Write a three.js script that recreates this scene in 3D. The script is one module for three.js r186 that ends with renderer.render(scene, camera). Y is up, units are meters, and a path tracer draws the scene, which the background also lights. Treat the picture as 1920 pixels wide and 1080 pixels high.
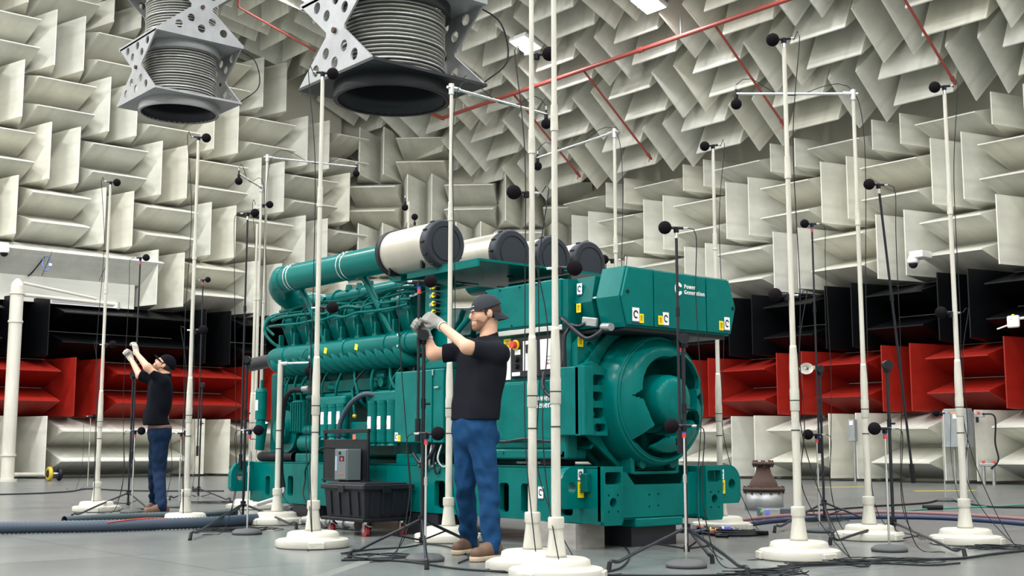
import * as THREE from 'three';
import { mergeGeometries, mergeVertices, toCreasedNormals } from 'three/addons/utils/BufferGeometryUtils.js';
import { RoundedBoxGeometry } from 'three/addons/geometries/RoundedBoxGeometry.js';
import { RectAreaLightUniformsLib } from 'three/addons/lights/RectAreaLightUniformsLib.js';
import { FontLoader } from 'three/addons/loaders/FontLoader.js';
import { TextGeometry } from 'three/addons/geometries/TextGeometry.js';

// ---------- camera, light level ----------
const scene = new THREE.Scene();
scene.background = new THREE.Color(0x05070a);
const FPX = 2286, HORIZON = 843, YAW = THREE.MathUtils.degToRad(40.1), EYE = 0.735;
const TILT = Math.atan((HORIZON - 540) / FPX);
const camera = new THREE.PerspectiveCamera(THREE.MathUtils.radToDeg(2 * Math.atan(540 / FPX)), 16 / 9, 0.1, 200);
camera.rotation.order = 'YXZ';
camera.position.set(0, EYE, 0);
camera.rotation.set(TILT, -YAW, 0);
camera.updateMatrixWorld(true);
const renderer = new THREE.WebGLRenderer({ antialias: true });
renderer.toneMapping = THREE.LinearToneMapping;
renderer.toneMappingExposure = 1.0;
renderer.shadowMap.enabled = true;
RectAreaLightUniformsLib.init();
const LAMP = 130, LAMP_COLOR = 0xffffff;       // luminance and colour of the ceiling lamps

// ---------- helpers ----------
const V3 = (x, y, z) => new THREE.Vector3(x, y, z);
function mulberry(a) { return () => { a |= 0; a = a + 0x6D2B79F5 | 0; let t = Math.imul(a ^ a >>> 15, 1 | a); t = t + Math.imul(t ^ t >>> 7, 61 | t) ^ t; return ((t ^ t >>> 14) >>> 0) / 4294967296; }; }
const rnd = mulberry(20241);
const rr = (a, b) => a + (b - a) * rnd();
// pixel of the photograph -> direction, ground point, point at a height on a vertical line
const CF = V3(Math.sin(YAW) * Math.cos(TILT), Math.sin(TILT), -Math.cos(YAW) * Math.cos(TILT));
const CR = V3(Math.cos(YAW), 0, Math.sin(YAW));
const CU = new THREE.Vector3().crossVectors(CR, CF);
const RIGHT = CR.clone(), AWAY = V3(Math.sin(YAW), 0, -Math.cos(YAW));
const ray = (px, py) => CF.clone().addScaledVector(CR, (px - 960) / FPX).addScaledVector(CU, -(py - 540) / FPX);
const G = (px, py, y = 0) => { const d = ray(px, py); return V3(0, EYE, 0).addScaledVector(d, (y - EYE) / d.y); };
const D = (px, py, dep) => V3(0, EYE, 0).addScaledVector(ray(px, py), dep);
const onX = (px, py, x) => { const d = ray(px, py); return V3(0, EYE, 0).addScaledVector(d, x / d.x); };
const onZ = (px, py, z) => { const d = ray(px, py); return V3(0, EYE, 0).addScaledVector(d, z / d.z); };
function proj(p) { const d = p.clone().sub(V3(0, EYE, 0)); const w = d.dot(CF); return [960 + FPX * d.dot(CR) / w, 540 - FPX * d.dot(CU) / w, w]; }
function hAt(p, py) { let lo = -1, hi = 25; for (let i = 0; i < 50; i++) { const m = (lo + hi) / 2; if (proj(V3(p.x, m, p.z))[1] > py) lo = m; else hi = m; } return lo; }

// textures
function dataTex(n, fn, srgb = true) {
  const a = new Uint8Array(n * n * 4);
  for (let y = 0; y < n; y++) for (let x = 0; x < n; x++) { const c = fn(x / n, y / n, x, y); const i = (y * n + x) * 4; for (let k = 0; k < 3; k++) a[i + k] = Math.max(0, Math.min(255, (Array.isArray(c) ? c[k] : c) * 255)); a[i + 3] = 255; }
  const t = new THREE.DataTexture(a, n, n, THREE.RGBAFormat); t.magFilter = THREE.LinearFilter; t.minFilter = THREE.LinearMipmapLinearFilter; t.generateMipmaps = true;
  t.wrapS = t.wrapT = THREE.RepeatWrapping; if (srgb) t.colorSpace = THREE.SRGBColorSpace; t.needsUpdate = true; return t;
}
function lattice(seed) { const r = mulberry(seed), N = 64, a = new Float32Array(N * N); for (let i = 0; i < N * N; i++) a[i] = r(); return (x, y, p) => { const X = x * p, Y = y * p, xi = Math.floor(X), yi = Math.floor(Y); let fx = X - xi, fy = Y - yi; fx = fx * fx * (3 - 2 * fx); fy = fy * fy * (3 - 2 * fy); const g = (i, j) => a[((j % p + p) % p) % N * N + ((i % p + p) % p) % N]; return (g(xi, yi) * (1 - fx) + g(xi + 1, yi) * fx) * (1 - fy) + (g(xi, yi + 1) * (1 - fx) + g(xi + 1, yi + 1) * fx) * fy; }; }
const nz = lattice(5), nz2 = lattice(9);
const fbm = (u, v) => 0.5 * nz(u, v, 4) + 0.25 * nz2(u, v, 9) + 0.15 * nz(u, v, 23) + 0.1 * nz2(u, v, 47);
const mottle = dataTex(256, (u, v) => { const k = 0.9 + 0.1 * (fbm(u, v) - 0.5) * 2 + 0.02 * (rnd() - 0.5); return [k, k, k * 0.995]; });
const sheetTex = dataTex(256, (u, v) => { const k = 0.93 + 0.06 * (nz(u * 1, 0.3 + v * 0.1, 16) - 0.5) + 0.10 * (fbm(u, v) - 0.5); return [k, k, k * 0.985]; });
const fineBump = dataTex(128, () => rnd(), false);
const floorTex = dataTex(512, (u, v) => { const k = 0.86 + 0.22 * (fbm(u, v) - 0.5) + 0.03 * (rnd() - 0.5); return [k * 0.985, k, k * 0.995]; });
const weave = dataTex(128, (u, v, x, y) => { const k = 0.82 + 0.1 * (((x + y) % 4) / 3) + 0.12 * rnd(); return [k, k, k]; });
const denim = dataTex(256, (u, v, x, y) => { const k = 0.7 + 0.16 * (((x + 2 * y) % 5) / 4) + 0.14 * rnd() + 0.3 * (fbm(u, v) - 0.5); return [k, k, k]; });

// materials (linear base colours through setRGB)
function mat(r, g, b, rough = 0.6, metal = 0, extra = {}) { const m = new THREE.MeshStandardMaterial({ roughness: rough, metalness: metal, side: THREE.DoubleSide, ...extra }); m.color.setRGB(r, g, b); return m; }
function pmat(r, g, b, rough, metal, extra = {}) { const m = new THREE.MeshPhysicalMaterial({ roughness: rough, metalness: metal, side: THREE.DoubleSide, ...extra }); m.color.setRGB(r, g, b); return m; }
const wt = sheetTex;
const MAT = {
  wedge: [mat(0.775, 0.77, 0.715, 0.62, 0, { map: wt }), mat(0.80, 0.795, 0.735, 0.62, 0, { map: wt }), mat(0.755, 0.755, 0.705, 0.62, 0, { map: wt }), mat(0.79, 0.775, 0.695, 0.62, 0, { map: wt })],
  wedgeRed: [pmat(0.36, 0.016, 0.009, 0.5, 0, { map: wt, specularIntensity: 0.6 }), pmat(0.33, 0.014, 0.008, 0.5, 0, { map: wt, specularIntensity: 0.6 })],
  wedgeBlack: [pmat(0.0035, 0.0042, 0.006, 0.42, 0, { map: wt, specularIntensity: 0.45 }), pmat(0.003, 0.0036, 0.005, 0.42, 0, { map: wt, specularIntensity: 0.45 })],
  wallBack: mat(0.56, 0.54, 0.47, 0.9),
  header: mat(0.76, 0.76, 0.72, 0.6, 0, { map: wt }),
  floor: mat(0.205, 0.217, 0.215, 0.27, 0, { map: floorTex }),
  floorStrip: mat(0.20, 0.22, 0.21, 0.4, 0, { map: mottle }),
  floorBed: mat(0.10, 0.11, 0.11, 0.9),
  pvc: mat(0.70, 0.675, 0.60, 0.45, 0, { map: mottle }),
  alu: mat(0.70, 0.71, 0.72, 0.35, 1),
  chrome: mat(0.78, 0.79, 0.80, 0.15, 1),
  steel: mat(0.52, 0.53, 0.54, 0.4, 1),
  black: pmat(0.009, 0.010, 0.014, 0.45, 0, { specularIntensity: 0.5 }),
  blackSatin: pmat(0.013, 0.015, 0.022, 0.35, 0, { specularIntensity: 0.7 }),
  foam: pmat(0.010, 0.008, 0.010, 0.95, 0, { specularIntensity: 0.1, bumpMap: fineBump, bumpScale: 0.001 }),
  rubber: pmat(0.012, 0.013, 0.016, 0.6, 0, { specularIntensity: 0.4 }),
  cable: pmat(0.015, 0.018, 0.022, 0.5, 0, { specularIntensity: 0.4 }),
  castIron: mat(0.10, 0.105, 0.11, 0.7, 0.2, { map: mottle }),
  blue: mat(0.02, 0.06, 0.55, 0.5),
  red: mat(0.62, 0.05, 0.03, 0.5),
  yellow: mat(0.80, 0.66, 0.02, 0.5),
  orange: mat(0.85, 0.12, 0.05, 0.5),
  white: mat(0.80, 0.80, 0.79, 0.5),
  pipeRed: mat(0.30, 0.055, 0.045, 0.45),
  green: pmat(0.0, 0.170, 0.161, 0.24, 0, { specularIntensity: 0.27, map: mottle }),
  greenRough: pmat(0.0, 0.132, 0.124, 0.36, 0, { specularIntensity: 0.25, map: mottle }),
  greyMetal: mat(0.40, 0.41, 0.43, 0.45, 0.2, { map: mottle }),
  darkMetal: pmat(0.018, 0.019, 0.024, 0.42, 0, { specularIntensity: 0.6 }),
  bellows: mat(0.40, 0.40, 0.38, 0.45, 0.7),
  cream: mat(0.56, 0.53, 0.475, 0.35, 0.35, { map: sheetTex }),
  capGrey: pmat(0.028, 0.032, 0.042, 0.5, 0, { specularIntensity: 0.5 }),
  skin: mat(0.60, 0.345, 0.235, 0.55),
  shirtDark: pmat(0.014, 0.015, 0.021, 0.9, 0, { map: weave, specularIntensity: 0.12 }),
  shirtBlack: pmat(0.006, 0.007, 0.011, 0.9, 0, { map: weave, specularIntensity: 0.1 }),
  jeans: pmat(0.016, 0.072, 0.19, 0.85, 0, { map: denim, specularIntensity: 0.15 }),
  jeansDark: pmat(0.012, 0.028, 0.068, 0.85, 0, { map: denim, specularIntensity: 0.12 }),
  glove: mat(0.29, 0.285, 0.265, 0.9, 0, { map: weave }),
  gloveWhite: mat(0.55, 0.54, 0.48, 0.9, 0, { map: weave }),
  capCloth: pmat(0.045, 0.05, 0.06, 0.9, 0, { map: weave, specularIntensity: 0.15 }),
  hair: mat(0.045, 0.026, 0.016, 0.8),
  leather: mat(0.16, 0.085, 0.055, 0.65, 0, { map: mottle }),
  sole: mat(0.46, 0.37, 0.26, 0.8),
  rust: mat(0.085, 0.048, 0.038, 0.85, 0, { map: mottle }),
  galv: mat(0.48, 0.49, 0.50, 0.45, 0.7, { map: mottle }),
  boxGrey: mat(0.34, 0.37, 0.39, 0.5, 0, { map: mottle }),
  hose: mat(0.035, 0.055, 0.085, 0.55),
  concrete: mat(0.42, 0.40, 0.38, 0.9, 0, { map: mottle }),
};

// geometry builders (all return non-indexed geometry with position, normal, uv)
const clean = g => { const h = g.index ? g.toNonIndexed() : g; for (const k of Object.keys(h.attributes)) if (!['position', 'normal', 'uv'].includes(k)) h.deleteAttribute(k); if (!h.attributes.uv) h.setAttribute('uv', new THREE.Float32BufferAttribute(new Float32Array(h.attributes.position.count * 2), 2)); h.morphAttributes = {}; return h; };
const at = (g, x = 0, y = 0, z = 0) => { g.translate(x, y, z); return g; };
const bx = (w, h, d, x = 0, y = 0, z = 0, rot) => { const g = clean(new THREE.BoxGeometry(w, h, d)); if (rot) { if (rot[0]) g.rotateX(rot[0]); if (rot[1]) g.rotateY(rot[1]); if (rot[2]) g.rotateZ(rot[2]); } return at(g, x, y, z); };
const rb = (w, h, d, r, x = 0, y = 0, z = 0, rot) => { const g = clean(new RoundedBoxGeometry(w, h, d, 2, Math.min(r, w / 2.01, h / 2.01, d / 2.01))); if (rot) { if (rot[0]) g.rotateX(rot[0]); if (rot[1]) g.rotateY(rot[1]); if (rot[2]) g.rotateZ(rot[2]); } return at(g, x, y, z); };
const cy = (r1, r2, h, seg = 20, x = 0, y = 0, z = 0, axis = 'y', open = false) => { const g = clean(new THREE.CylinderGeometry(r1, r2, h, seg, 1, open)); if (axis === 'x') g.rotateZ(-Math.PI / 2); if (axis === 'z') g.rotateX(Math.PI / 2); return at(g, x, y, z); };
const sp = (r, x = 0, y = 0, z = 0, sx = 1, sy = 1, sz = 1, a = 20, b = 14) => { const g = clean(new THREE.SphereGeometry(r, a, b)); g.scale(sx, sy, sz); return at(g, x, y, z); };
const UP = V3(0, 1, 0);
const rod = (p, q, r, r2 = r, seg = 12) => { const d = q.clone().sub(p), L = d.length(); const g = clean(new THREE.CylinderGeometry(r2, r, L, seg)); g.applyQuaternion(new THREE.Quaternion().setFromUnitVectors(UP, d.normalize())); const m = p.clone().add(q).multiplyScalar(0.5); return at(g, m.x, m.y, m.z); };
const sweep = (pts, r, seg = 8, n, closed = false, tension = 0.5) => clean(new THREE.TubeGeometry(new THREE.CatmullRomCurve3(pts, closed, 'catmullrom', tension), n || Math.max(8, pts.length * 6), r, seg, closed));
const lathe = (prof, seg = 24, x = 0, y = 0, z = 0) => at(clean(new THREE.LatheGeometry(prof.map(p => new THREE.Vector2(p[0], p[1])), seg)), x, y, z);
const torus = (R, r, x, y, z, axis = 'y', a = 8, b = 24) => { const g = clean(new THREE.TorusGeometry(R, r, a, b)); if (axis === 'y') g.rotateX(Math.PI / 2); if (axis === 'x') g.rotateY(Math.PI / 2); return at(g, x, y, z); };
const extr = (poly, depth, holes = [], bevel = 0) => { const s = new THREE.Shape(poly.map(p => new THREE.Vector2(p[0], p[1]))); for (const h of holes) { if (h.length === 3) { const c = new THREE.Path(); c.absarc(h[0], h[1], h[2], 0, Math.PI * 2, true); s.holes.push(c); } else s.holes.push(new THREE.Path(h[0].map(p => new THREE.Vector2(p[0], p[1])))); } return clean(new THREE.ExtrudeGeometry(s, { depth, curveSegments: 14, bevelEnabled: bevel > 0, bevelSize: bevel, bevelThickness: bevel, bevelSegments: 2 })); };
const join = list => list.length === 1 ? list[0] : mergeGeometries(list, false);
const used = new Map();
const numbered = n => { const k = used.get(n) || 0; used.set(n, k + 1); return k ? n + '_' + String(k).padStart(3, '0') : n; };
function part(name, geo, m, parent) { const o = new THREE.Mesh(Array.isArray(geo) ? join(geo) : geo, m); o.name = name; o.castShadow = o.receiveShadow = true; parent.add(o); return o; }
function tag(o, label, category, group) { o.userData.label = label; o.userData.category = category; if (group) o.userData.group = group; return o; }
function thing(name, label, category, pos, group) { const o = new THREE.Group(); o.name = numbered(name); if (pos) o.position.copy(pos); scene.add(o); return tag(o, label, category, group); }
function single(name, geo, m, label, category, group) { const o = part(numbered(name), geo, m, scene); return tag(o, label, category, group); }
function struct(name, geo, m) { const o = part(name, geo, m, scene); o.userData.kind = 'structure'; return o; }
const font = await new FontLoader().loadAsync('fonts/droid/droid_sans_bold.typeface.json');
const text = (s, size, depth = 0.002) => clean(new TextGeometry(s, { font, size, depth, curveSegments: 3, bevelEnabled: false }));

// ---------- the chamber ----------
const P = 1.53, GAP = 0.06, WD = 1.4;
const zL = -31.5, xR = 24.5;                    // planes of the wedge tips on the two walls
function wedgeGeo(L, w = P / 2, d = WD, tip = 0.014) {
  // length along x, width along y, tip towards +z, base at z = 0
  const a = L / 2 - 0.006, b = w / 2 - 0.006, v = [[-a, -b, 0], [a, -b, 0], [a, b, 0], [-a, b, 0], [-a, -tip, d], [a, -tip, d], [a, tip, d], [-a, tip, d]];
  const q = [[0, 1, 5, 4], [2, 3, 7, 6], [4, 5, 6, 7], [1, 2, 6, 5], [3, 0, 4, 7], [3, 2, 1, 0]];
  const pos = [], uv = [];
  for (const f of q) for (const [i, u, t] of [[0, 0, 0], [1, 1, 0], [2, 1, 1], [0, 0, 0], [2, 1, 1], [3, 0, 1]]) { pos.push(...v[f[i]]); uv.push(u * L * 0.6, t * 0.8); }
  const g = new THREE.BufferGeometry(); g.setAttribute('position', new THREE.Float32BufferAttribute(pos, 3)); g.setAttribute('uv', new THREE.Float32BufferAttribute(uv, 2)); g.computeVertexNormals(); return g;
}
const wedgeCache = new Map();
const wg = L => { const k = L.toFixed(3); if (!wedgeCache.has(k)) wedgeCache.set(k, wedgeGeo(L)); return wedgeCache.get(k); };
function addWedge(parent, L, mats, cx, cy_, vertical) {   // parent frame: x along the wall, y up the wall, z out of the wall
  const o = new THREE.Mesh(wg(L), mats[Math.floor(rnd() * mats.length)]); o.name = 'wedge'; o.castShadow = o.receiveShadow = true;
  o.position.set(cx, cy_, rr(-0.012, 0.012)); if (vertical) o.rotation.z = Math.PI / 2; if (rnd() < 0.5) o.rotation.z += Math.PI; parent.add(o);
}
function cellV(parent, x0, y0, w, h, mats) { const n = 2; for (let i = 0; i < n; i++) addWedge(parent, h, mats, x0 + w * (i + 0.5) / n, y0 + h / 2, true); }
function cellH(parent, x0, y0, w, h, mats) { const n = Math.max(1, Math.round(h / (P / 2))); for (let i = 0; i < n; i++) addWedge(parent, w, mats, x0 + w / 2, y0 + h * (i + 0.5) / n, false); }
const rowMats = k => k === 1 ? MAT.wedgeRed : k === 2 ? MAT.wedgeBlack : MAT.wedge;

// floor: a bed with separate panels on it
const floor = struct('floor', bx(60, 0.3, 60, 2, -0.172, -8), MAT.floorBed);
{
  const px = 2.6, pz = 1.3, cache = {};
  const variants = [0, 1, 2].map(i => { const m = MAT.floor.clone(); m.color.multiplyScalar([1, 0.975, 1.02][i]); return m; });
  const geos = [0, 1, 2, 3].map(i => { const g = bx(px - 0.007, 0.02, pz - 0.007); const uv = g.attributes.uv, p = g.attributes.position; for (let k = 0; k < uv.count; k++) uv.setXY(k, (p.getX(k) + i * 1.7) * 0.22, (p.getZ(k) + i * 0.9) * 0.22); return g; });
  const far = [];
  for (let i = -1; i < 12; i++) for (let j = 0; j < 25; j++) {
    const x = 0.95 + px * (i + 0.5), z = -0.55 - pz * (j + 0.5);
    if (x > 26 || z < -33) continue;
    const pr = proj(V3(x, 0, z)); const near = pr[2] > 2 && pr[2] < 22 && pr[0] > -500 && pr[0] < 2420;
    const gi = Math.floor(rnd() * 4), vi = Math.floor(rnd() * 3);
    if (near) { const o = new THREE.Mesh(geos[gi], variants[vi]); o.name = 'floor_panel'; o.position.set(x, -0.01, z); o.receiveShadow = true; floor.add(o); }
    else far.push(geos[gi].clone().translate(x, -0.01, z));
  }
  for (let i = -9; i < -1; i++) for (let j = -15; j < 25; j++) far.push(geos[0].clone().translate(0.95 + px * (i + 0.5), -0.01, -0.55 - pz * (j + 0.5)));
  for (let i = -1; i < 10; i++) for (let j = -15; j < 0; j++) far.push(geos[1].clone().translate(0.95 + px * (i + 0.5), -0.01, -0.55 - pz * (j + 0.5)));
  const f = part('floor_panels_beyond', far, variants[0], floor); f.userData.kind = 'stuff';
}
// wall_left runs along +X at z = zL (tips); its frame: origin at floor, x = world X, z = +Z
const wallLeft = struct('wall_left', bx(44, 18, 0.3, -1.5, 9, 0), MAT.wallBack); wallLeft.position.set(0, 0, zL - WD - 0.15);
const wl = new THREE.Group(); wl.name = 'wedge_rows'; wl.position.set(0, 0, 0.15); wallLeft.add(wl);
// the ceiling is a faceted vault: profile of the wedge tips from the right wall inwards
const ARCH_L = 1.545, ARCH = [39.4, 39.4, 33, 23, 18, 14, 10, 6, 3].map(THREE.MathUtils.degToRad);
const archP = [[xR, 8.31]]; for (const a of ARCH) { const q = archP[archP.length - 1]; archP.push([q[0] - ARCH_L * Math.cos(a), q[1] + ARCH_L * Math.sin(a)]); }
const ceilTip = x => { for (let k = 0; k < ARCH.length; k++) if (x >= archP[k + 1][0]) return archP[k][1] + (archP[k][0] - x) * Math.tan(ARCH[k]); return archP[ARCH.length][1]; };
const archAt = (X, z, below = 0) => V3(X, ceilTip(X) - below, z);
{
  const B0 = 10.40;
  for (let k = 3; k < 10; k++) for (let n = -4; n < 7; n++) {
    const x0 = B0 + P * n, y0 = GAP + P * k;
    if (k === 3 && x0 < 13.4) continue;
    if (y0 + P > ceilTip(x0 + P) + 0.5) continue;
    if (n === 6) { ((n + k) % 2 + 2) % 2 === 1 ? addWedge(wl, P, rowMats(k), x0 + P / 4, y0 + P / 2, true) : cellH(wl, x0, y0, P * 0.7, P, rowMats(k)); continue; }
    if (k >= 8) continue;
    ((n + k) % 2 + 2) % 2 === 1 ? cellV(wl, x0, y0, P, P, rowMats(k)) : cellH(wl, x0, y0, P, P, rowMats(k));
  }
  for (let n = -3; n < 3; n++) { const x0 = B0 + P * n, y0 = GAP + P * 8; n % 2 ? cellV(wl, x0, y0, P, 0.7, rowMats(8)) : cellH(wl, x0, y0, P, 0.76, rowMats(8)); }
  const rows = [
    [['H', 4.9, 9.85], ['V', 9.85, 11.45], ['H', 11.45, 13.25], ['H', 13.25, 15.0], ['V', 15.0, 16.53], ['H', 16.53, 18.06], ['V', 18.06, 19.59], ['H', 19.59, 20.9]],
    [['V', 8.0, 9.5], ['H', 9.5, 11.35], ['V', 11.35, 12.84], ['H', 12.84, 14.7], ['H', 14.7, 16.53], ['V', 16.53, 18.06], ['H', 18.06, 19.59], ['V', 19.59, 20.9]],
    [['H', 4.9, 9.85], ['V', 9.85, 11.35], ['H', 11.35, 13.1], ['H', 13.1, 14.96], ['V', 14.96, 16.45], ['H', 16.45, 18.0], ['V', 18.0, 19.5], ['H', 19.5, 20.9]]];
  rows.forEach((cells, k) => { for (const [t, a, b] of cells) (t === 'V' ? cellV : cellH)(wl, a, GAP + P * k, b - a, P, rowMats(k)); });
}
// chamfered corner wall
const cA = V3(20.45, 0, zL), cB = V3(xR, 0, -27.45);
const wallBack = struct('wall_back', bx(9.5, 14, 0.3, 2.9, 7, 0), MAT.wallBack);
{
  const dir = cB.clone().sub(cA).normalize(), nrm = V3(-dir.z, 0, dir.x); // towards the room
  if (nrm.dot(V3(-1, 0, 1)) < 0) nrm.negate();
  wallBack.position.copy(cA).addScaledVector(nrm, -WD - 0.15); wallBack.rotation.y = -Math.atan2(dir.z, dir.x);
  const g = new THREE.Group(); g.name = 'wedge_rows'; g.position.set(0, 0, 0.15); wallBack.add(g);
  const len = cB.distanceTo(cA); const off = 1.02 - P;
  for (let k = 0; k < 8; k++) for (let n = 0; n < 5; n++) {
    const x0 = off + P * n, y0 = GAP + P * k; const wx = cA.x + dir.x * (x0 + P);
    if (y0 + P > ceilTip(Math.min(wx, 24.2)) + 1.15) continue;
    (n + k) % 2 === 0 ? cellV(g, x0, y0, P, P, rowMats(k)) : cellH(g, x0, y0, P, P, rowMats(k));
  }
}
// wall_right runs along Z at x = xR (tips)
const wallRight = struct('wall_right', bx(44, 9.4, 0.3, 4, 4.7, 0), MAT.wallBack); wallRight.position.set(xR + WD + 0.15, 0, -10); wallRight.rotation.y = -Math.PI / 2;
{
  const g = new THREE.Group(); g.name = 'wedge_rows'; g.position.set(0, 0, 0.15); wallRight.add(g);   // local x = world z + 10
  const p = 1.485, b0 = -16.30;
  for (let k = 0; k < 6; k++) for (let n = -8; n < 7; n++) {
    const z0 = b0 + p * n; if (z0 < -27.9) continue;
    const y0 = GAP + P * k, h = k === 5 ? 0.74 : P;
    ((n + k) % 2 + 2) % 2 === 1 ? cellV(g, z0 + 10, y0, p, h, rowMats(k)) : cellH(g, z0 + 10, y0, p, h, rowMats(k));
  }
}
// vaulted ceiling: one facet per row of wedges
const ceilGeo = [];
ARCH.forEach((a, k) => { const n = V3(-Math.sin(a), -Math.cos(a), 0), u = V3(-Math.cos(a), Math.sin(a), 0), c = V3(archP[k][0], archP[k][1], 0).addScaledVector(u, ARCH_L / 2).addScaledVector(n, -WD - 0.1); const g = bx(ARCH_L + 0.5, 0.2, 44); g.rotateZ(-a); ceilGeo.push(at(g, c.x, c.y, -12)); });
const ceiling = struct('ceiling', ceilGeo, MAT.wallBack);
ARCH.forEach((a, k) => {
  const u = V3(-Math.cos(a), Math.sin(a), 0), n = V3(-Math.sin(a), -Math.cos(a), 0), g = new THREE.Group();
  g.quaternion.setFromRotationMatrix(new THREE.Matrix4().makeBasis(V3(0, 0, 1), u, n)); g.position.set(archP[k][0], archP[k][1], -10).addScaledVector(n, -WD); g.updateMatrix();
  const p = 1.49;
  for (let m = -7; m < 9; m++) {
    const z0 = -22.6 + p * m; if (z0 > -8 || z0 < -33.1) continue;
    const c = V3(archP[k][0], archP[k][1], z0 + p / 2).addScaledVector(u, ARCH_L / 2); const pr = proj(c); if (pr[1] < -420 || pr[0] > 2350) continue;
    if (c.z < c.x - 54.0) continue;
    ((m + k) % 2 + 2) % 2 === 0 ? cellV(g, z0 + 10, 0, p, ARCH_L, MAT.wedge) : cellH(g, z0 + 10, 0, p, ARCH_L, MAT.wedge);
  }
  for (const o of [...g.children]) { o.updateMatrix(); o.applyMatrix4(g.matrix); ceiling.add(o); }
});
for (const w of [wl, ...[wallBack, wallRight].map(o => o.children[0])]) { const par = w.parent; for (const c of [...w.children]) { c.position.add(w.position); par.add(c); } par.remove(w); }
// flat upper ceiling and the walls behind the camera (plain, out of view)
const topP = V3(archP[ARCH.length][0], archP[ARCH.length][1] + WD + 0.1, 0);
struct('trim_1', bx(34, 0.3, 44, topP.x - 16.6, topP.y + 0.15, -11), MAT.header);
struct('wall_front', bx(46, 19, 0.3, 2, 9.5, 11.15), MAT.header);
struct('wall_far_left', bx(0.3, 19, 44, -20.15, 9.5, -11), MAT.header);

// door header on the left wall: long slanted soffit with a fascia below
{
  const h = struct('trim_2', [bx(9.2, 0.75, 0.16, 8.9, 4.93, zL - 0.75)], MAT.header);
  for (let i = 0; i < 6; i++) { const x1 = 14.0 - 1.53 * i, x0 = x1 - 1.52; const prof = [[0, 5.83], [0.03, 5.80], [-0.70, 5.22], [-1.2, 5.22], [-1.2, 6.16]]; const g = extr(prof, 1.52 - 0.012); g.rotateY(-Math.PI / 2); g.translate(x1, 0, zL + 0.02); const s = part('soffit_panel', g, MAT.header, h); }
}
// red sprinkler pipes
{
  const t = thing('sprinkler_pipe', 'long red sprinkler main hung under the vaulted wedge ceiling', 'pipe');
  const mp = z => V3(21.3, 10.586, z);
  part('pipe_run', rod(mp(-28.2), mp(-6), 0.055), MAT.pipeRed, t); part('elbow_run', sweep([mp(-28.2), mp(-28.45), mp(-28.55).add(V3(-0.15, 0.02, 0)), mp(-28.55).add(V3(-2.2, 0.5, 0))], 0.055, 10, 30), MAT.pipeRed, t);
  for (const z of [-26.2, -20.4, -14.6, -9]) part('coupling', [rod(mp(z), mp(z + 0.14), 0.075)], MAT.pipeRed, t);
  for (const z of [-27.5, -23.6, -19, -15, -11]) part('hanger', rod(mp(z), mp(z).add(V3(0, 0.6, 0)), 0.01), MAT.steel, t);
  for (const z of [-25.3, -22.46, -17.98, -13.43]) {
    const q = s => V3(21.35, 10.60, z).lerp(V3(23.83, 8.66, z), s);
    const b = part('branch_pipe', [rod(q(0), q(1), 0.03)], MAT.pipeRed, t);
    part('sprinkler_head', [rod(q(0.97), q(1.03), 0.055, 0.03), rod(q(1), q(1).add(V3(-0.04, -0.14, 0)), 0.015)], MAT.pipeRed, b);
  }
  const t2 = thing('sprinkler_pipe', 'short red sprinkler branch between the two hanging bellows ducts', 'pipe');
  part('pipe_run', rod(onZ(447, 13, -28.6), onZ(592, 96, -29.3), 0.03), MAT.pipeRed, t2); part('sprinkler_head', rod(onZ(447, 13, -28.6), onZ(447, 13, -28.6).add(V3(0, 0.3, 0)), 0.03), MAT.pipeRed, t2);
}
// ceiling lamps: shallow housings between the wedges, each with its own area light
function lamp(p, n, label, w = 0.9, k = 1) {
  const t = thing('ceiling_lamp', label, 'lamp', p, 'lamps between the ceiling wedges');
  t.quaternion.setFromUnitVectors(V3(0, -1, 0), n.clone().normalize());
  part('housing', rb(w + 0.06, 0.12, w + 0.06, 0.02, 0, 0.07, 0), MAT.white, t);
  const e = mat(1, 1, 1, 0.5, 0, { emissive: 0xffffff, emissiveIntensity: 6 }); e.emissive.set(LAMP_COLOR);
  part('diffuser', bx(w, 0.015, w, 0, 0.003, 0), e, t);
  const l = new THREE.RectAreaLight(LAMP_COLOR, LAMP * k, w, w); l.name = 'lamp_light'; l.rotation.x = -Math.PI / 2; l.position.y = -0.012; t.add(l);
}
const DOWN = V3(0, -1, 0), SLN = V3(-0.35, -1, 0).normalize();
lamp(V3(20.28, 11.32, -23.54), SLN, 'bright square lamp among the ceiling wedges above the red main pipe', 0.6, 1.8);
lamp(V3(20.45, 11.25, -19.25), SLN, 'bright square lamp between ceiling wedges next to the white pair of poles', 0.6, 1.8);
lamp(V3(16.19, 12.65, -27.44), SLN, 'bright square lamp behind the perforated plate of the hanging duct', 0.6, 1.8);
for (const z of [-15, -10.6, -6.2, -1.5, 3.2]) lamp(archAt(20.4, z, 0.02), SLN, 'added unseen square lamp among the steep ceiling wedges', 0.9, 0.5);  // continues the visible lamp row out of view, added for room brightness
for (const z of [-22.5, -18, -13.5, -8.1, -2.3, 4]) lamp(archAt(15.5, z, 0.02), DOWN, 'added unseen square lamp high on the vaulted ceiling', 0.9, 0.5);  // out-of-view lamps added along the vault to raise the overall light
for (const [x, k] of [[9, 0.9], [3.5, 1.1], [-3, 1.5], [-11, 2.4]]) for (const z of [-26, -18, -10, -2, 6]) lamp(V3(x, topP.y - 0.15, z), DOWN, 'added unseen square lamp on the flat upper ceiling', 1.1, z < -20 ? k * 1.5 : k);  // unseen lamps added; strengths weighted to brighten engine side and left wall
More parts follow.
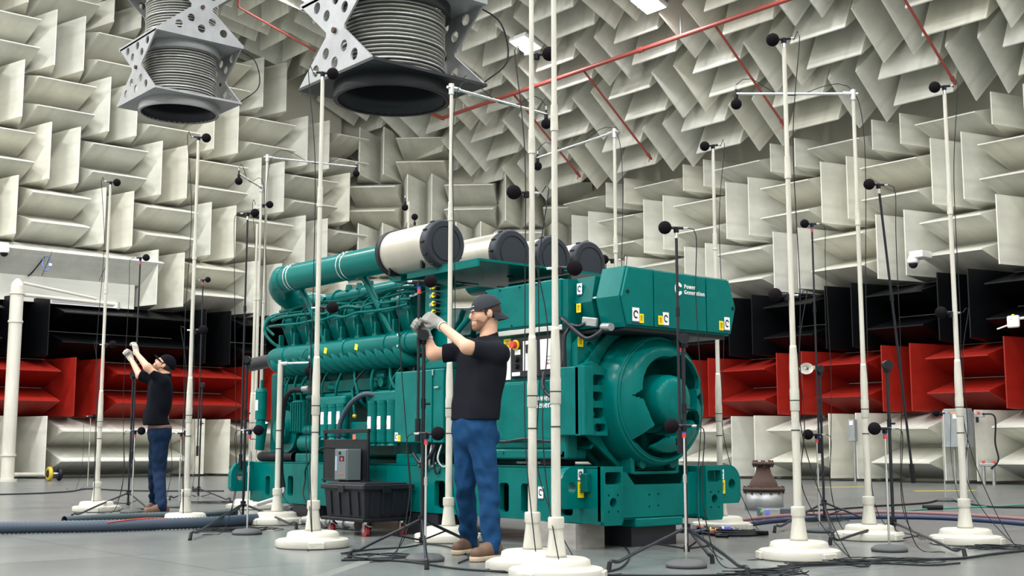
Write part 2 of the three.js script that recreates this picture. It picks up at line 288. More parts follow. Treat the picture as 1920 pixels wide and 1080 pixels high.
// ---------- hanging exhaust bellows with perforated tie plates ----------
function bellowsDuct(px, py, dep, label, dark) {
  const p = D(px, py, dep); const t = thing('exhaust_bellows', label, 'duct', p);
  const plateM = dark ? MAT.darkMetal : MAT.greyMetal, HS = 0.70, seg = 0.88, y0 = 0.13;
  const squarePlate = (y, m, up) => {
    const g = extr([[-HS, -HS], [HS, -HS], [HS, HS], [-HS, HS]], 0.03, [[0, 0, 0.56]]); g.rotateX(-Math.PI / 2); g.translate(0, y, 0);
    return part('flange_plate', g, m, t);
  };
  const collar = (ya, yb, m) => part('collar', [lathe([[0.56, ya], [0.60, ya], [0.60, yb], [0.56, yb], [0.56, ya]], 48)], m, t);
  const bellow = (ya, yb) => { const pr = []; const n = 18, h = (yb - ya) / n; for (let i = 0; i < n; i++) { pr.push([0.468, ya + h * i]); pr.push([0.468, ya + h * (i + 0.12)]); pr.push([0.532, ya + h * (i + 0.24)]); pr.push([0.545, ya + h * (i + 0.5)]); pr.push([0.532, ya + h * (i + 0.78)]); pr.push([0.468, ya + h * (i + 0.9)]); } pr.push([0.468, yb]); const b = part('bellows_sleeve', lathe(pr, 56), MAT.bellows, t);
    const wob = []; for (const f of [0.18, 0.47, 0.8]) { const y = ya + (yb - ya) * f; wob.push(torus(0.545, 0.012, 0, y, 0, 'y', 6, 48)); } part('retaining_wire', wob, MAT.steel, b); };
  const hour = (y, side, rotY, m) => {
    const W = HS - 0.02, c = 0.17, mid = seg / 2, holes = [];
    for (const s of [1, -1]) { const vy = v => mid + s * v; for (const u of [-0.36, 0, 0.36]) holes.push([u, vy(0.335), 0.062]); for (const u of [-0.17, 0.17]) holes.push([u, vy(0.20), 0.06]); }
    holes.push([0, mid, 0.022]);
    const g = extr([[-W, 0], [W, 0], [c, mid - 0.02], [c, mid + 0.02], [W, seg], [-W, seg], [-c, mid + 0.02], [-c, mid - 0.02]], 0.022, holes);
    g.translate(0, 0, HS - 0.022); g.rotateY(rotY); g.translate(0, y, 0);
    const o = part('tie_plate', g, m, t);
    const bg = cy(0.03, 0.03, 0.06, 10, 0, mid, HS, 'z'); bg.rotateY(rotY); bg.translate(0, y, 0); part('pivot_bolt', bg, MAT.rust, o);
  };
  squarePlate(y0, plateM); collar(0, y0 + 0.02, plateM); part('duct_throat', lathe([[0.562, 0.004], [0.55, 0.10], [0.455, 0.15], [0.455, 7], [0, 7]], 40), MAT.darkMetal, t);  // black throat in the grey duct too: shade of its mouth put into the colour
  bellow(y0 + 0.03, y0 + seg - 0.1); collar(y0 + seg - 0.12, y0 + seg, plateM); squarePlate(y0 + seg, MAT.greyMetal);
  hour(y0 + 0.03, 0, Math.PI / 2, MAT.greyMetal); hour(y0 + 0.03, 0, -Math.PI / 2, MAT.greyMetal);
  const y1 = y0 + seg + 0.03; squarePlate(y1, MAT.greyMetal); bellow(y1 + 0.05, y1 + seg - 0.08); hour(y1 + 0.03, 0, 0, MAT.greyMetal); hour(y1 + 0.03, 0, Math.PI, MAT.greyMetal); squarePlate(y1 + seg, MAT.greyMetal);
  part('duct_pipe', cy(0.5, 0.5, topP.y - p.y - y1 - seg, 32, 0, (y1 + seg + topP.y - p.y) / 2, 0), MAT.greyMetal, t);
  const wire = sweep([V3(0.72, y0 + seg + 0.05, 0.5), V3(0.95, y0 + 0.75, 0.62), V3(1.0, y0 + 0.35, 0.66), V3(0.72, y0 + 0.06, 0.6)], 0.009, 6, 30); part('ground_wire', wire, MAT.rubber, t);
}
bellowsDuct(735, 190, 12.6, 'large hanging bellows duct with black bottom flange above the green engine', true);
bellowsDuct(335, 214, 18.75, 'smaller-looking grey hanging bellows duct with two plates in front of cream wedges', false);

// ---------- microphones ----------
// (dx, dy, dz) points from the clip to the foam ball
function microphone(p, dir, label, opt = {}) {
  const d = dir.clone().normalize(), r = opt.r || 0.047;
  const t = thing('microphone', label, 'microphone', p, 'foam ball microphones');
  part('windscreen', sp(r, d.x * (r + 0.035), d.y * (r + 0.035), d.z * (r + 0.035), 1, 1, 1, 24, 18), MAT.foam, t);
  part('microphone_body', rod(d.clone().multiplyScalar(-0.05), d.clone().multiplyScalar(0.05), 0.011), MAT.blackSatin, t);
  part('plug', rod(d.clone().multiplyScalar(-0.085), d.clone().multiplyScalar(-0.045), 0.008), MAT.chrome, t);
  part('clip', [rb(0.03, 0.045, 0.03, 0.006, 0, -0.014, 0)], MAT.black, t);
  return t;
}
function cable(pts, label, r = 0.0036, m = MAT.cable, cat = 'cable', group = 'microphone cables', name = 'microphone_cable') { return single(name, sweep(pts, r, 6, pts.length * 8), m, label, cat, group); }
const L_ = -1, R_ = 1;

// ---------- white plastic pole stands ----------
function whitePole(px, py, topPy, where, opt = {}) {
  const p = G(px, py, 0.12); p.y = 0; if (opt.pos) p.copy(opt.pos);
  const H = opt.h || hAt(p, topPy);
  const t = thing('pole_stand', opt.label || `white plastic pole stand ${where}`, 'stand', p, 'white pole stands');
  t.rotation.y = rr(0, 6);
  const lean = opt.lean || 0;
  // base: notched two-step disc
  part('base', lathe([[0, 0], [0.262, 0], [0.275, 0.012], [0.275, 0.058], [0.262, 0.066], [0.205, 0.07], [0.198, 0.085], [0.192, 0.112], [0.17, 0.122], [0, 0.126]], 36), MAT.pvc, t);
  part('base_lug', [0, 1, 2].map(i => rb(0.12, 0.05, 0.05, 0.008, 0, 0.03, 0.262).rotateY(i * 2.094)), MAT.pvc, t);
  part('flare', lathe([[0, 0.12], [0.066, 0.12], [0.06, 0.14], [0.043, 0.27], [0.043, 0.285], [0.050, 0.29], [0.050, 0.345], [0.044, 0.352], [0, 0.352]], 8), MAT.pvc, t);
  const c1 = Math.min(1.02, H * 0.55), c2 = Math.min(1.45, H * 0.8);
  const isShort = H < 1.6;
  if (isShort) part('pole', cy(0.026, 0.027, H - 0.35, 14, 0, 0.35 + (H - 0.35) / 2, 0), MAT.pvc, t);
  else {
    part('lower_pole', cy(0.027, 0.028, c1 - 0.35, 14, 0, (c1 + 0.35) / 2, 0), MAT.pvc, t);
    part('reducer', lathe([[0, c1 - 0.02], [0.032, c1 - 0.02], [0.033, c1 + 0.12], [0.030, c1 + 0.14], [0.030, c2 - 0.15], [0.024, c2 - 0.02], [0.022, c2], [0, c2]], 14), MAT.pvc, t);
    const c3 = Math.min(H - 0.3, 2.75);
    part('middle_pole', cy(0.018, 0.02, c3 - c2, 12, 0, (c2 + c3) / 2, 0), MAT.pvc, t);
    if (H > c3 + 0.35) { part('joint', cy(0.021, 0.024, 0.16, 12, 0, c3 - 0.04, 0), MAT.pvc, t); part('upper_pole', cy(0.015, 0.017, H - c3, 12, 0, (H + c3) / 2, 0), MAT.pvc, t); }
  }
  part('tie_wrap', cy(0.031, 0.031, 0.006, 14, 0, c1 * 0.85, 0), MAT.rubber, t); part('tie_wrap', cy(0.034, 0.034, 0.006, 14, 0, c1 + 0.05, 0), MAT.rubber, t);
  return { p, H, t, top: V3(p.x, H, p.z) };
}
function hangCable(from, base, label, sway = 0.03, trail) {
  const s = rnd() < 0.5 ? -1 : 1; const o = RIGHT.clone().multiplyScalar(0.045 * (opt_side || s));
  const pts = [from, from.clone().add(o).add(V3(0, 0.03, 0)), V3(base.x + o.x, from.y * 0.8, base.z + o.z), V3(base.x + o.x * 1.2 + rr(-sway, sway), from.y * 0.5, base.z + o.z * 1.2), V3(base.x + o.x * 0.9, from.y * 0.22 + 0.05, base.z + o.z), ...(trail || [V3(base.x + o.x * 3, 0.02, base.z + o.z * 3 + 0.25), V3(base.x + o.x * 6, 0.006, base.z + o.z * 5 + 0.42)])];
  return cable(pts, label);
}
let opt_side = 0;
const toward = (px, py, px2, py2) => RIGHT.clone().multiplyScalar(px2 - px).add(V3(0, -(py2 - py), 0)).normalize();
function poleWithTopMic(px, py, topPy, where, dir, sub, opt = {}) {
  const w = whitePole(px, py, topPy, where, opt);
  part('top_cap', cy(0.014, 0.016, 0.05, 12, 0, w.H + 0.02, 0), MAT.alu, w.t);
  microphone(w.top.clone().add(V3(0, 0.06, 0)), RIGHT.clone().multiplyScalar(dir).add(V3(0, -0.12, 0)).addScaledVector(AWAY, -0.1), `black foam ball microphone atop the white pole ${sub}`, { r: opt.micR });
  opt_side = -dir; hangCable(w.top.clone().add(V3(0, 0.05, 0)).addScaledVector(RIGHT, -dir * 0.07), w.p, `thin black cable hanging along the white pole ${sub}`);
  return w;
}
function sideMic(w, py, dir, sub) {
  const h = hAt(w.p, py); const c = V3(w.p.x, h, w.p.z).addScaledVector(RIGHT, dir * 0.035);
  microphone(c, RIGHT.clone().multiplyScalar(dir).addScaledVector(AWAY, -0.15), `foam ball microphone clamped partway up the pole ${sub}`);
  opt_side = -dir; hangCable(c.clone().addScaledVector(RIGHT, -dir * 0.10), w.p, `thin cable of the clamped microphone on the pole ${sub}`);
}
function armMic(w, endPx, endPy, sub, drop = 0.035) {
  // horizontal boom from the pole top; its end lies in the picture direction of the given pixel at the height of the pole top
  const e = (() => { const q = G(endPx, endPy, w.H); return q; })();
  const t = thing('boom_arm', `thin horizontal boom arm atop the pole ${sub}`, 'boom arm', w.top.clone(), 'boom arms on white poles');
  const d = e.clone().sub(w.top); part('arm_tube', rod(d.clone().multiplyScalar(-0.04), d, 0.012), MAT.alu, t);
  part('elbow_fitting', [cy(0.024, 0.024, 0.09, 12, 0, -0.01, 0), rod(V3(0, 0, 0), d.clone().normalize().multiplyScalar(0.09), 0.02)], MAT.alu, t);
  microphone(e.clone().add(V3(0, -0.01, 0)), V3(0, -1, 0), `foam ball microphone hanging from the boom of the pole ${sub}`);
  opt_side = 0; const m1 = w.top.clone().lerp(e, 0.5);
  cable([e.clone().add(V3(0, 0.08, 0)), e.clone().lerp(w.top, 0.12).add(V3(0, 0.14, 0)), e.clone().lerp(w.top, 0.35).add(V3(0, 0.0, 0)), m1.add(V3(0, -0.015, 0)), w.top.clone().add(V3(0.03, -0.06, 0.03)), V3(w.p.x + 0.03, w.H * 0.5, w.p.z + 0.03), V3(w.p.x + 0.035, 0.3, w.p.z + 0.035), V3(w.p.x + 0.2, 0.01, w.p.z + 0.36)], `thin black cable along the boom of the pole ${sub}`);
}
const W1 = poleWithTopMic(181, 940, 350, 'behind the cap-wearing worker on the left', 1, 'beside the worker reaching up'); sideMic(W1, 646, 1, 'beside the worker reaching up');
const W2 = poleWithTopMic(348, 962, 268, 'between the reaching worker and the engine', 1, 'just behind the reaching worker'); sideMic(W2, 619, 1, 'just behind the reaching worker');
const W3 = poleWithTopMic(587, 996, 150, 'beside the black tote by the engine', 1, 'in front of the exhaust manifold'); sideMic(W3, 577, 1, 'in front of the exhaust manifold');
const W4 = whitePole(841, 987, 165, 'behind the jeans of the cap-backwards worker'); armMic(W4, 1024, 214, 'behind the worker with gloves');
const W5 = whitePole(998.6, 1031, -60, 'rear one of the close pair beside the worker');
const W6 = whitePole(1043, 1046, -90, 'front one of the close pair beside the worker'); sideMic(W6, 503, 1, 'at the front of the pair');
sideMic(W5, 361, -1, 'at the rear of the pair'); sideMic(W5, 102, 1, 'of the close pair, near its top');
const W7 = poleWithTopMic(1498, 1014.5, 88, 'in front of the red wedges and rusty flange', -1, 'beside the loudspeaker horn'); sideMic(W7, 553, -1, 'beside the loudspeaker horn');
const W8 = whitePole(1630, 984, 176, 'behind the tripod with the slanted boom'); armMic(W8, 1380, 176, 'behind the slanted boom');
const W9 = poleWithTopMic(1810, 991, 175, 'in front of the grey electrical box', -1, 'before the grey electrical box'); sideMic(W9, 586, -1, 'before the grey electrical box');
const W10 = poleWithTopMic(1352, 968, 284, 'just beyond the alternator end of the engine', -1, 'just beyond the alternator end');
const W11 = whitePole(1160, 966, 248, 'on the far side of the green engine'); armMic(W11, 1008, 296, 'beyond the engine');
sideMic(W11, 487, -1, 'beyond the engine');
const W12 = whitePole(484, 934, 295, 'behind the far end of the engine skid'); armMic(W12, 668, 313, 'behind the far skid end');
const W12b = whitePole(474, 936, 352, 'second behind the far end of the engine skid'); armMic(W12b, 448, 326, 'second behind the skid'); sideMic(W12b, 384, 1, 'second behind the skid');
const W13 = whitePole(519, 960, 682, 'short and L-shaped beside the engine', { label: 'short white L-shaped pole stand beside the exhaust manifold' }); armMic(W13, 580, 680, 'short and L-shaped');
const W14 = whitePole(760, 930, 378, 'hidden behind the first air cleaner'); microphone(W14.top.clone().addScaledVector(RIGHT, -0.05), V3(0, -1, 0), 'black foam ball microphone above the first air cleaner tube');
const W15 = whitePole(772, 928, 424, 'with a thin top behind the second air cleaner'); microphone(W15.top.clone().add(V3(0, 0.05, 0)), V3(0, 1, 0), 'small black foam ball microphone just above the first air cleaner');
whitePole(468, 936, 420, 'third behind the far end of the engine skid');

// ---------- black tripod stands ----------
function tripod(cx, cyy, feet, o) {
  const p = G(cx, cyy); const t = thing('tripod_stand', o.label, 'tripod', p, 'black tripod microphone stands');
  const hub = hAt(p, o.hub), piv = hAt(p, o.pivot), top = hAt(p, o.top);
  part('centre_tube', cy(0.0135, 0.0135, piv - hub + 0.16, 12, 0, (piv + hub - 0.16) / 2, 0), MAT.blackSatin, t);
  part('hub_collar', [cy(0.03, 0.026, 0.06, 10, 0, hub, 0), cy(0.022, 0.022, 0.04, 10, 0, hub - 0.14, 0)], MAT.black, t);
  for (const f of feet) {
    const q = G(f[0], f[1]).sub(p); const d = q.clone().setY(0), L = d.length(), n = d.clone().normalize();
    const leg = part('leg', sweep([n.clone().multiplyScalar(0.02).setY(hub), n.clone().multiplyScalar(L * 0.35).setY(hub * 0.72), n.clone().multiplyScalar(L * 0.7).setY(hub * 0.42), n.clone().multiplyScalar(L * 0.88).setY(hub * 0.25), n.clone().multiplyScalar(L * 0.97).setY(0.06), n.clone().multiplyScalar(L).setY(0.012)], 0.011, 10, 40), MAT.blackSatin, t);
    part('rubber_foot', rod(n.clone().multiplyScalar(L * 0.985).setY(0.055), n.clone().multiplyScalar(L).setY(0.002), 0.014, 0.016), MAT.rubber, leg);
    part('brace', rod(V3(0, hub - 0.14, 0), n.clone().multiplyScalar(L * 0.45).setY(hub * 0.64), 0.006), MAT.black, t);
  }
  part('clutch', [cy(0.018, 0.018, 0.07, 10, 0, hub + (piv - hub) * 0.62, 0), rod(V3(0, hub + (piv - hub) * 0.62, 0), RIGHT.clone().multiplyScalar(0.05).setY(hub + (piv - hub) * 0.62), 0.009)], MAT.black, t);
  const off = RIGHT.clone().multiplyScalar(o.side * 0.036).addScaledVector(AWAY, -0.02);
  part('pivot_knob', [rod(V3(0, piv - 0.012, 0).addScaledVector(AWAY, 0.03), V3(0, piv - 0.012, 0).addScaledVector(AWAY, -0.05), 0.04), rb(0.06, 0.07, 0.05, 0.01, 0, piv - 0.04, 0)], MAT.black, t);
  let boomTop, boomBot;
  if (o.boom) { boomTop = D(o.boom[0], o.boom[1], proj(p.clone().setY(piv))[2] - 0.05).sub(p); boomBot = D(o.boom[2], o.boom[3], proj(p.clone().setY(piv))[2] - 0.05).sub(p); }
  else { boomTop = off.clone().setY(top); boomBot = off.clone().setY(hAt(p, o.weight)); }
  const bd = boomTop.clone().sub(boomBot).normalize();
  part('boom_tube', rod(boomBot, boomTop, 0.0105), MAT.blackSatin, t);
  part('counterweight', rod(boomBot, boomBot.clone().addScaledVector(bd, 0.16), 0.021), MAT.black, t);
  part('boom_clutch', rod(boomBot.clone().lerp(boomTop, 0.62), boomBot.clone().lerp(boomTop, 0.62).addScaledVector(bd, 0.06), 0.016), MAT.black, t);
  if (o.rings) { part('colour_band', rod(boomTop.clone().addScaledVector(bd, -0.045), boomTop.clone().addScaledVector(bd, -0.01), 0.013), MAT.red, t); part('colour_band', rod(boomTop.clone().addScaledVector(bd, -0.01), boomTop.clone().addScaledVector(bd, 0.02), 0.0128), MAT.blue, t); }
  else part('top_collar', rod(boomTop.clone().addScaledVector(bd, -0.03), boomTop.clone().addScaledVector(bd, 0.01), 0.013), MAT.chrome, t);
  const mp = boomTop.clone().add(p).addScaledVector(bd, 0.045);
  microphone(mp, RIGHT.clone().multiplyScalar(o.mic).addScaledVector(AWAY, -0.15), `black foam ball microphone on the ${o.short}`);
  cable([mp.clone().addScaledVector(RIGHT, -o.mic * 0.08), mp.clone().addScaledVector(RIGHT, -o.mic * 0.14).add(V3(0, -0.06, 0)), mp.clone().addScaledVector(RIGHT, -o.mic * 0.13).setY(mp.y - 0.5), p.clone().addScaledVector(RIGHT, -o.mic * 0.12).setY(mp.y * 0.45), p.clone().addScaledVector(RIGHT, -o.mic * 0.08).setY(0.3), p.clone().addScaledVector(RIGHT, -o.mic * 0.2).addScaledVector(AWAY, -0.12).setY(0.012), p.clone().addScaledVector(RIGHT, -o.mic * 0.45).addScaledVector(AWAY, -0.2).setY(0.006)], `thin black cable hanging from the ${o.short}`);
  return p;
}
tripod(240, 950, [[133, 975], [282, 962], [240, 938]], { label: 'black tripod microphone stand held by the worker reaching up', short: 'tripod held by the reaching worker', hub: 924, pivot: 700, top: 490, weight: 870, side: 1, mic: 1, rings: true });
tripod(372, 930, [[318, 938], [432, 942], [362, 918]], { label: 'slim black tripod microphone stand behind the white pole by the reaching worker', short: 'slim tripod behind the reaching worker', hub: 916, pivot: 720, top: 530, weight: 855, side: -1, mic: 1, rings: true });
tripod(455, 975, [[356, 1013], [556, 992], [438, 968]], { label: 'tall black tripod microphone stand left of the engine by the short silver stand', short: 'tall tripod by the far skid end', hub: 945, pivot: 672, top: 408, weight: 880, side: -1, mic: 1 });
tripod(791, 1042, [[655, 1050], [890, 1030], [800, 1068]], { label: 'black tripod microphone stand held by the worker with the backwards cap', short: 'tripod held by the worker in the backwards cap', hub: 975, pivot: 626, top: 540, weight: 828, side: -1, mic: 1, rings: true });
tripod(1288, 1046, [[1141, 1072], [1404, 1084], [1336, 1057]], { label: 'black tripod microphone stand in front of the alternator end', short: 'tripod before the alternator', hub: 990, pivot: 632, top: 440, weight: 850, side: -1, mic: -1 });
tripod(1546, 976, [[1452, 999], [1562, 1012], [1624, 978]], { label: 'black tripod microphone stand with a horn behind it and an upright boom', short: 'tripod beside the loudspeaker horn', hub: 943, pivot: 690, top: 428, weight: 850, side: -1, mic: -1, rings: true });
tripod(1676, 1010, [[1556, 1022], [1810, 1046], [1682, 1012]], { label: 'black tripod microphone stand with a long slanted boom', short: 'slanted boom of the tripod', hub: 980, pivot: 682, top: 350, boom: [1648, 356, 1713, 905], side: 1, mic: -1 });

// ---------- small silver stands ----------
function smallStand(px, py, topPy, dir, label, sub) {
  const p = G(px, py); const H = hAt(p, topPy); const t = thing('desk_stand', label, 'stand', p, 'short silver microphone stands');
  part('base', lathe([[0, 0], [0.125, 0], [0.132, 0.012], [0.128, 0.026], [0.10, 0.045], [0.03, 0.052], [0, 0.052]], 32), MAT.castIron, t);
  part('tube', cy(0.0085, 0.0085, H * 0.62, 12, 0, 0.05 + H * 0.31, 0), MAT.chrome, t);
  part('inner_tube', cy(0.006, 0.006, H * 0.36, 12, 0, H * 0.82, 0), MAT.chrome, t);
  part('clutch', cy(0.013, 0.013, 0.05, 10, 0, H * 0.64, 0), MAT.steel, t);
  part('colour_band', cy(0.013, 0.013, 0.03, 10, 0, H - 0.035, 0), MAT.red, t);
  part('colour_band', cy(0.0125, 0.0125, 0.026, 10, 0, H - 0.007, 0), MAT.blue, t);
  const mp = V3(p.x, H + 0.025, p.z); microphone(mp, RIGHT.clone().multiplyScalar(dir).addScaledVector(AWAY, -0.2), `black foam ball microphone on the ${sub}`);
  cable([mp.clone().addScaledVector(RIGHT, -dir * 0.08), mp.clone().addScaledVector(RIGHT, -dir * 0.13).add(V3(0, -0.05, 0)), p.clone().addScaledVector(RIGHT, -dir * 0.11).setY(H * 0.5), p.clone().addScaledVector(RIGHT, -dir * 0.2).setY(0.04), p.clone().addScaledVector(RIGHT, -dir * 0.35).addScaledVector(AWAY, -0.15).setY(0.006)], `thin black cable of the ${sub}`);
}
smallStand(797, 1052, 820, 1, 'short silver stand with round base between the black tripod and brown shoes', 'short stand by the brown shoes');
smallStand(1287, 1064, 806, -1, 'short silver stand with round base in front of the alternator', 'short stand before the alternator');
smallStand(1537, 998, 820, -1, 'short silver stand with blue taped base under the loudspeaker horn', 'short stand under the horn');
smallStand(1668, 1034, 810, -1, 'short silver stand with round base below the slanted boom', 'short stand below the slanted boom');
smallStand(463, 1002, 812, 1, 'short silver stand with round base at the corrugated hose end', 'short stand by the hose end');
smallStand(247, 962, 812, 1, 'short silver stand with round base beside the reaching worker', 'short stand beside the reaching worker');
smallStand(335, 952, 816, 1, 'short silver stand with round base behind the dark jeans', 'short stand behind the dark jeans');
smallStand(1773, 940, 778, -1, 'short silver stand with round base before the yellow-taped wedge', 'short stand near the electrical box');
smallStand(164, 917, 783, 1, 'short silver stand with round base far back by the white wedges', 'far short stand by the white wedges');
// ---------- the green generator set ----------
const X0 = 6.35, Z0 = -6.53;
const gen = thing('generator_set', 'huge teal green diesel generator set with four air cleaners on a steel skid', 'generator', V3(X0, 0, Z0));
const E = (b, h, a) => V3(b, h, -a);
const GR = MAT.green, GRR = MAT.greenRough;
const eb = (b0, b1, h0, h1, a0, a1, r = 0.01) => rb(b1 - b0, h1 - h0, a1 - a0, r, (b0 + b1) / 2, (h0 + h1) / 2, -(a0 + a1) / 2);
// side profile (a, h) extruded along b
const sideExt = (poly, b0, b1, holes = []) => { const g = extr(poly, b1 - b0, holes); g.rotateY(Math.PI / 2); g.translate(b0, 0, 0); return g; };   // shape x -> -z : x = a
// front profile (b, h) extruded along +a
const frontExt = (poly, a0, a1, holes = [], bevel = 0) => { const g = extr(poly, a1 - a0 - 2 * bevel, holes, bevel); g.translate(0, 0, -a1 + bevel); return g; };
const rectHole = (x0, x1, y0, y1, r = 0.02) => [[[x0 + r, y0], [x1 - r, y0], [x1, y0 + r], [x1, y1 - r], [x1 - r, y1], [x0 + r, y1], [x0, y1 - r], [x0, y0 + r]].reverse()];
// stickers: thin plates with printed marks
function sticker(parent, g, m, name = 'sticker') { return part(name, g, m, parent); }
const stickTex = (fn) => { const t = dataTex(64, fn); t.wrapS = t.wrapT = THREE.ClampToEdgeWrapping; return t; };
const ringTex = stickTex((u, v) => { const d = Math.hypot(u - 0.5, (v - 0.55) * 1.3); const arc = d > 0.2 && d < 0.36 && !(u > 0.55 && Math.abs(v - 0.5) < 0.12); return arc ? [0.03, 0.10, 0.30] : v < 0.1 ? [0.2, 0.25, 0.4] : [0.92, 0.92, 0.9]; });
const yelTex = stickTex((u, v) => (Math.abs(u - 0.5) < 0.22 && Math.abs(v - 0.5) < 0.3 && (Math.floor(v * 14) % 2 === 0)) ? [0.25, 0.2, 0.02] : [0.93, 0.82, 0.05]);
const labTex = stickTex((u, v) => (v > 0.72 && u > 0.12 && u < 0.45) ? [0.1, 0.12, 0.2] : (v < 0.3 && v > 0.12 && u > 0.15 && u < 0.5) ? [0.75, 0.35, 0.35] : [0.9, 0.9, 0.88]);
const triTex = stickTex((u, v) => [0.85, 0.55, 0.02]);
const MS = { ring: mat(1, 1, 1, 0.5, 0, { map: ringTex }), yel: mat(1, 1, 1, 0.5, 0, { map: yelTex }), lab: mat(1, 1, 1, 0.5, 0, { map: labTex }), tri: mat(0.8, 0.45, 0.02, 0.5) };
const sideStick = (a, h, w, t, m, parent, b = -0.012, name) => sticker(parent, (() => { const g = clean(new THREE.BoxGeometry(w, t, 0.003)); g.rotateY(-Math.PI / 2); return at(g, b, h, -a); })(), m, name);
const frontStick = (b, h, w, t, m, parent, a, name) => sticker(parent, (() => { const g = clean(new THREE.BoxGeometry(w, t, 0.003)); return at(g, b, h, -a); })(), m, name);

// skid
{
  const skid = part('skid', [
    sideExt([[0.0, 0.19], [5.35, 0.20], [5.35, 0.585], [4.9, 0.61], [0.0, 0.61]], 0.0, 0.05, [rectHole(0.80, 0.90, 0.24, 0.47), rectHole(1.05, 1.17, 0.24, 0.47), rectHole(4.45, 4.56, 0.27, 0.47), rectHole(4.92, 5.02, 0.26, 0.46), rectHole(0.30, 0.45, 0.24, 0.31), rectHole(1.9, 2.05, 0.24, 0.47), rectHole(3.3, 3.45, 0.24, 0.47)]),
    eb(0.0, 0.20, 0.585, 0.61, 0.02, 5.3), eb(0.0, 0.20, 0.19, 0.21, 0.02, 5.3), eb(0.19, 0.21, 0.2, 0.6, 0.02, 5.3, 0.004),
    eb(1.13, 1.34, 0.19, 0.61, 0.04, 5.35, 0.02)], GR, gen);
  const fp = b0 => part('end_plate', frontExt([[b0 + 0.02, 0.18], [b0 + 0.185, 0.18], [b0 + 0.205, 0.21], [b0 + 0.205, 0.61], [b0, 0.61], [b0, 0.21]], -0.03, 0.03, [rectHole(b0 + 0.02, b0 + 0.185, 0.48, 0.57, 0.012), [b0 + 0.1025, 0.345, 0.036], [b0 + 0.055, 0.40, 0.009], [b0 + 0.15, 0.40, 0.009], [b0 + 0.055, 0.28, 0.009], [b0 + 0.15, 0.28, 0.009]]), GR, skid);
  fp(0.0); fp(1.135);
  part('cross_beam', [frontExt([[0.2, 0.22], [1.14, 0.22], [1.14, 0.56], [1.04, 0.56], [1.0, 0.47], [0.42, 0.47], [0.33, 0.565], [0.2, 0.565]], 0.06, 0.12, [[0.58, 0.39, 0.009], [0.68, 0.395, 0.009], [0.58, 0.30, 0.009], [0.68, 0.305, 0.009]]), eb(0.2, 1.14, 0.21, 0.235, 0.06, 0.3)], GR, skid);
  part('foot_plate', eb(0.42, 0.95, 0.15, 0.215, 0.05, 0.3), GR, skid);
  for (const a of [2.0, 3.6, 5.28]) part('cross_member', eb(0.2, 1.14, 0.22, 0.55, a, a + 0.08), GR, skid);
  const lug = (b0, s, a, w) => { const pl = []; const o = [[0, 0.30], [0, 0.61], [w - 0.14, 0.61]]; pl.push(...o); for (let i = 0; i <= 8; i++) { const q = Math.PI / 2 * (1 - i / 8); pl.push([w - 0.14 + 0.14 * Math.cos(q), 0.47 + 0.14 * Math.sin(q)]); } pl.push([w, 0.34], [w - 0.03, 0.30]); const g = frontExt(pl.map(q => [b0 + s * q[0], q[1]]), a, a + 0.07, [[b0 + s * (w - 0.11), 0.455, 0.042]]); return part('lifting_lug', g, GR, skid); };
  const l1 = lug(0.0, -1, 0.17, 0.24), l2 = lug(1.33, 1, 0.06, 0.34); lug(0.0, -1, 5.28, 0.26);
  frontStick(-0.045, 0.545, 0.055, 0.09, MS.ring, l1, 0.165); frontStick(-0.045, 0.44, 0.062, 0.12, MS.yel, l1, 0.164, 'yellow_tag');
  frontStick(1.43, 0.53, 0.05, 0.09, MS.ring, l2, 0.055); frontStick(1.44, 0.435, 0.05, 0.11, MS.yel, l2, 0.054, 'yellow_tag');
  sideStick(0.66, 0.40, 0.06, 0.1, MS.ring, skid, -0.004); sideStick(3.35, 0.53, 0.42, 0.03, MAT.white, skid, -0.004, 'lettering_strip');
  part('rail_bracket', [eb(-0.05, 0.02, 0.42, 0.56, 0.10, 0.2), eb(-0.04, 0.02, 0.55, 0.60, 0.02, 0.35)].slice(0, 1), GRR, skid);
}
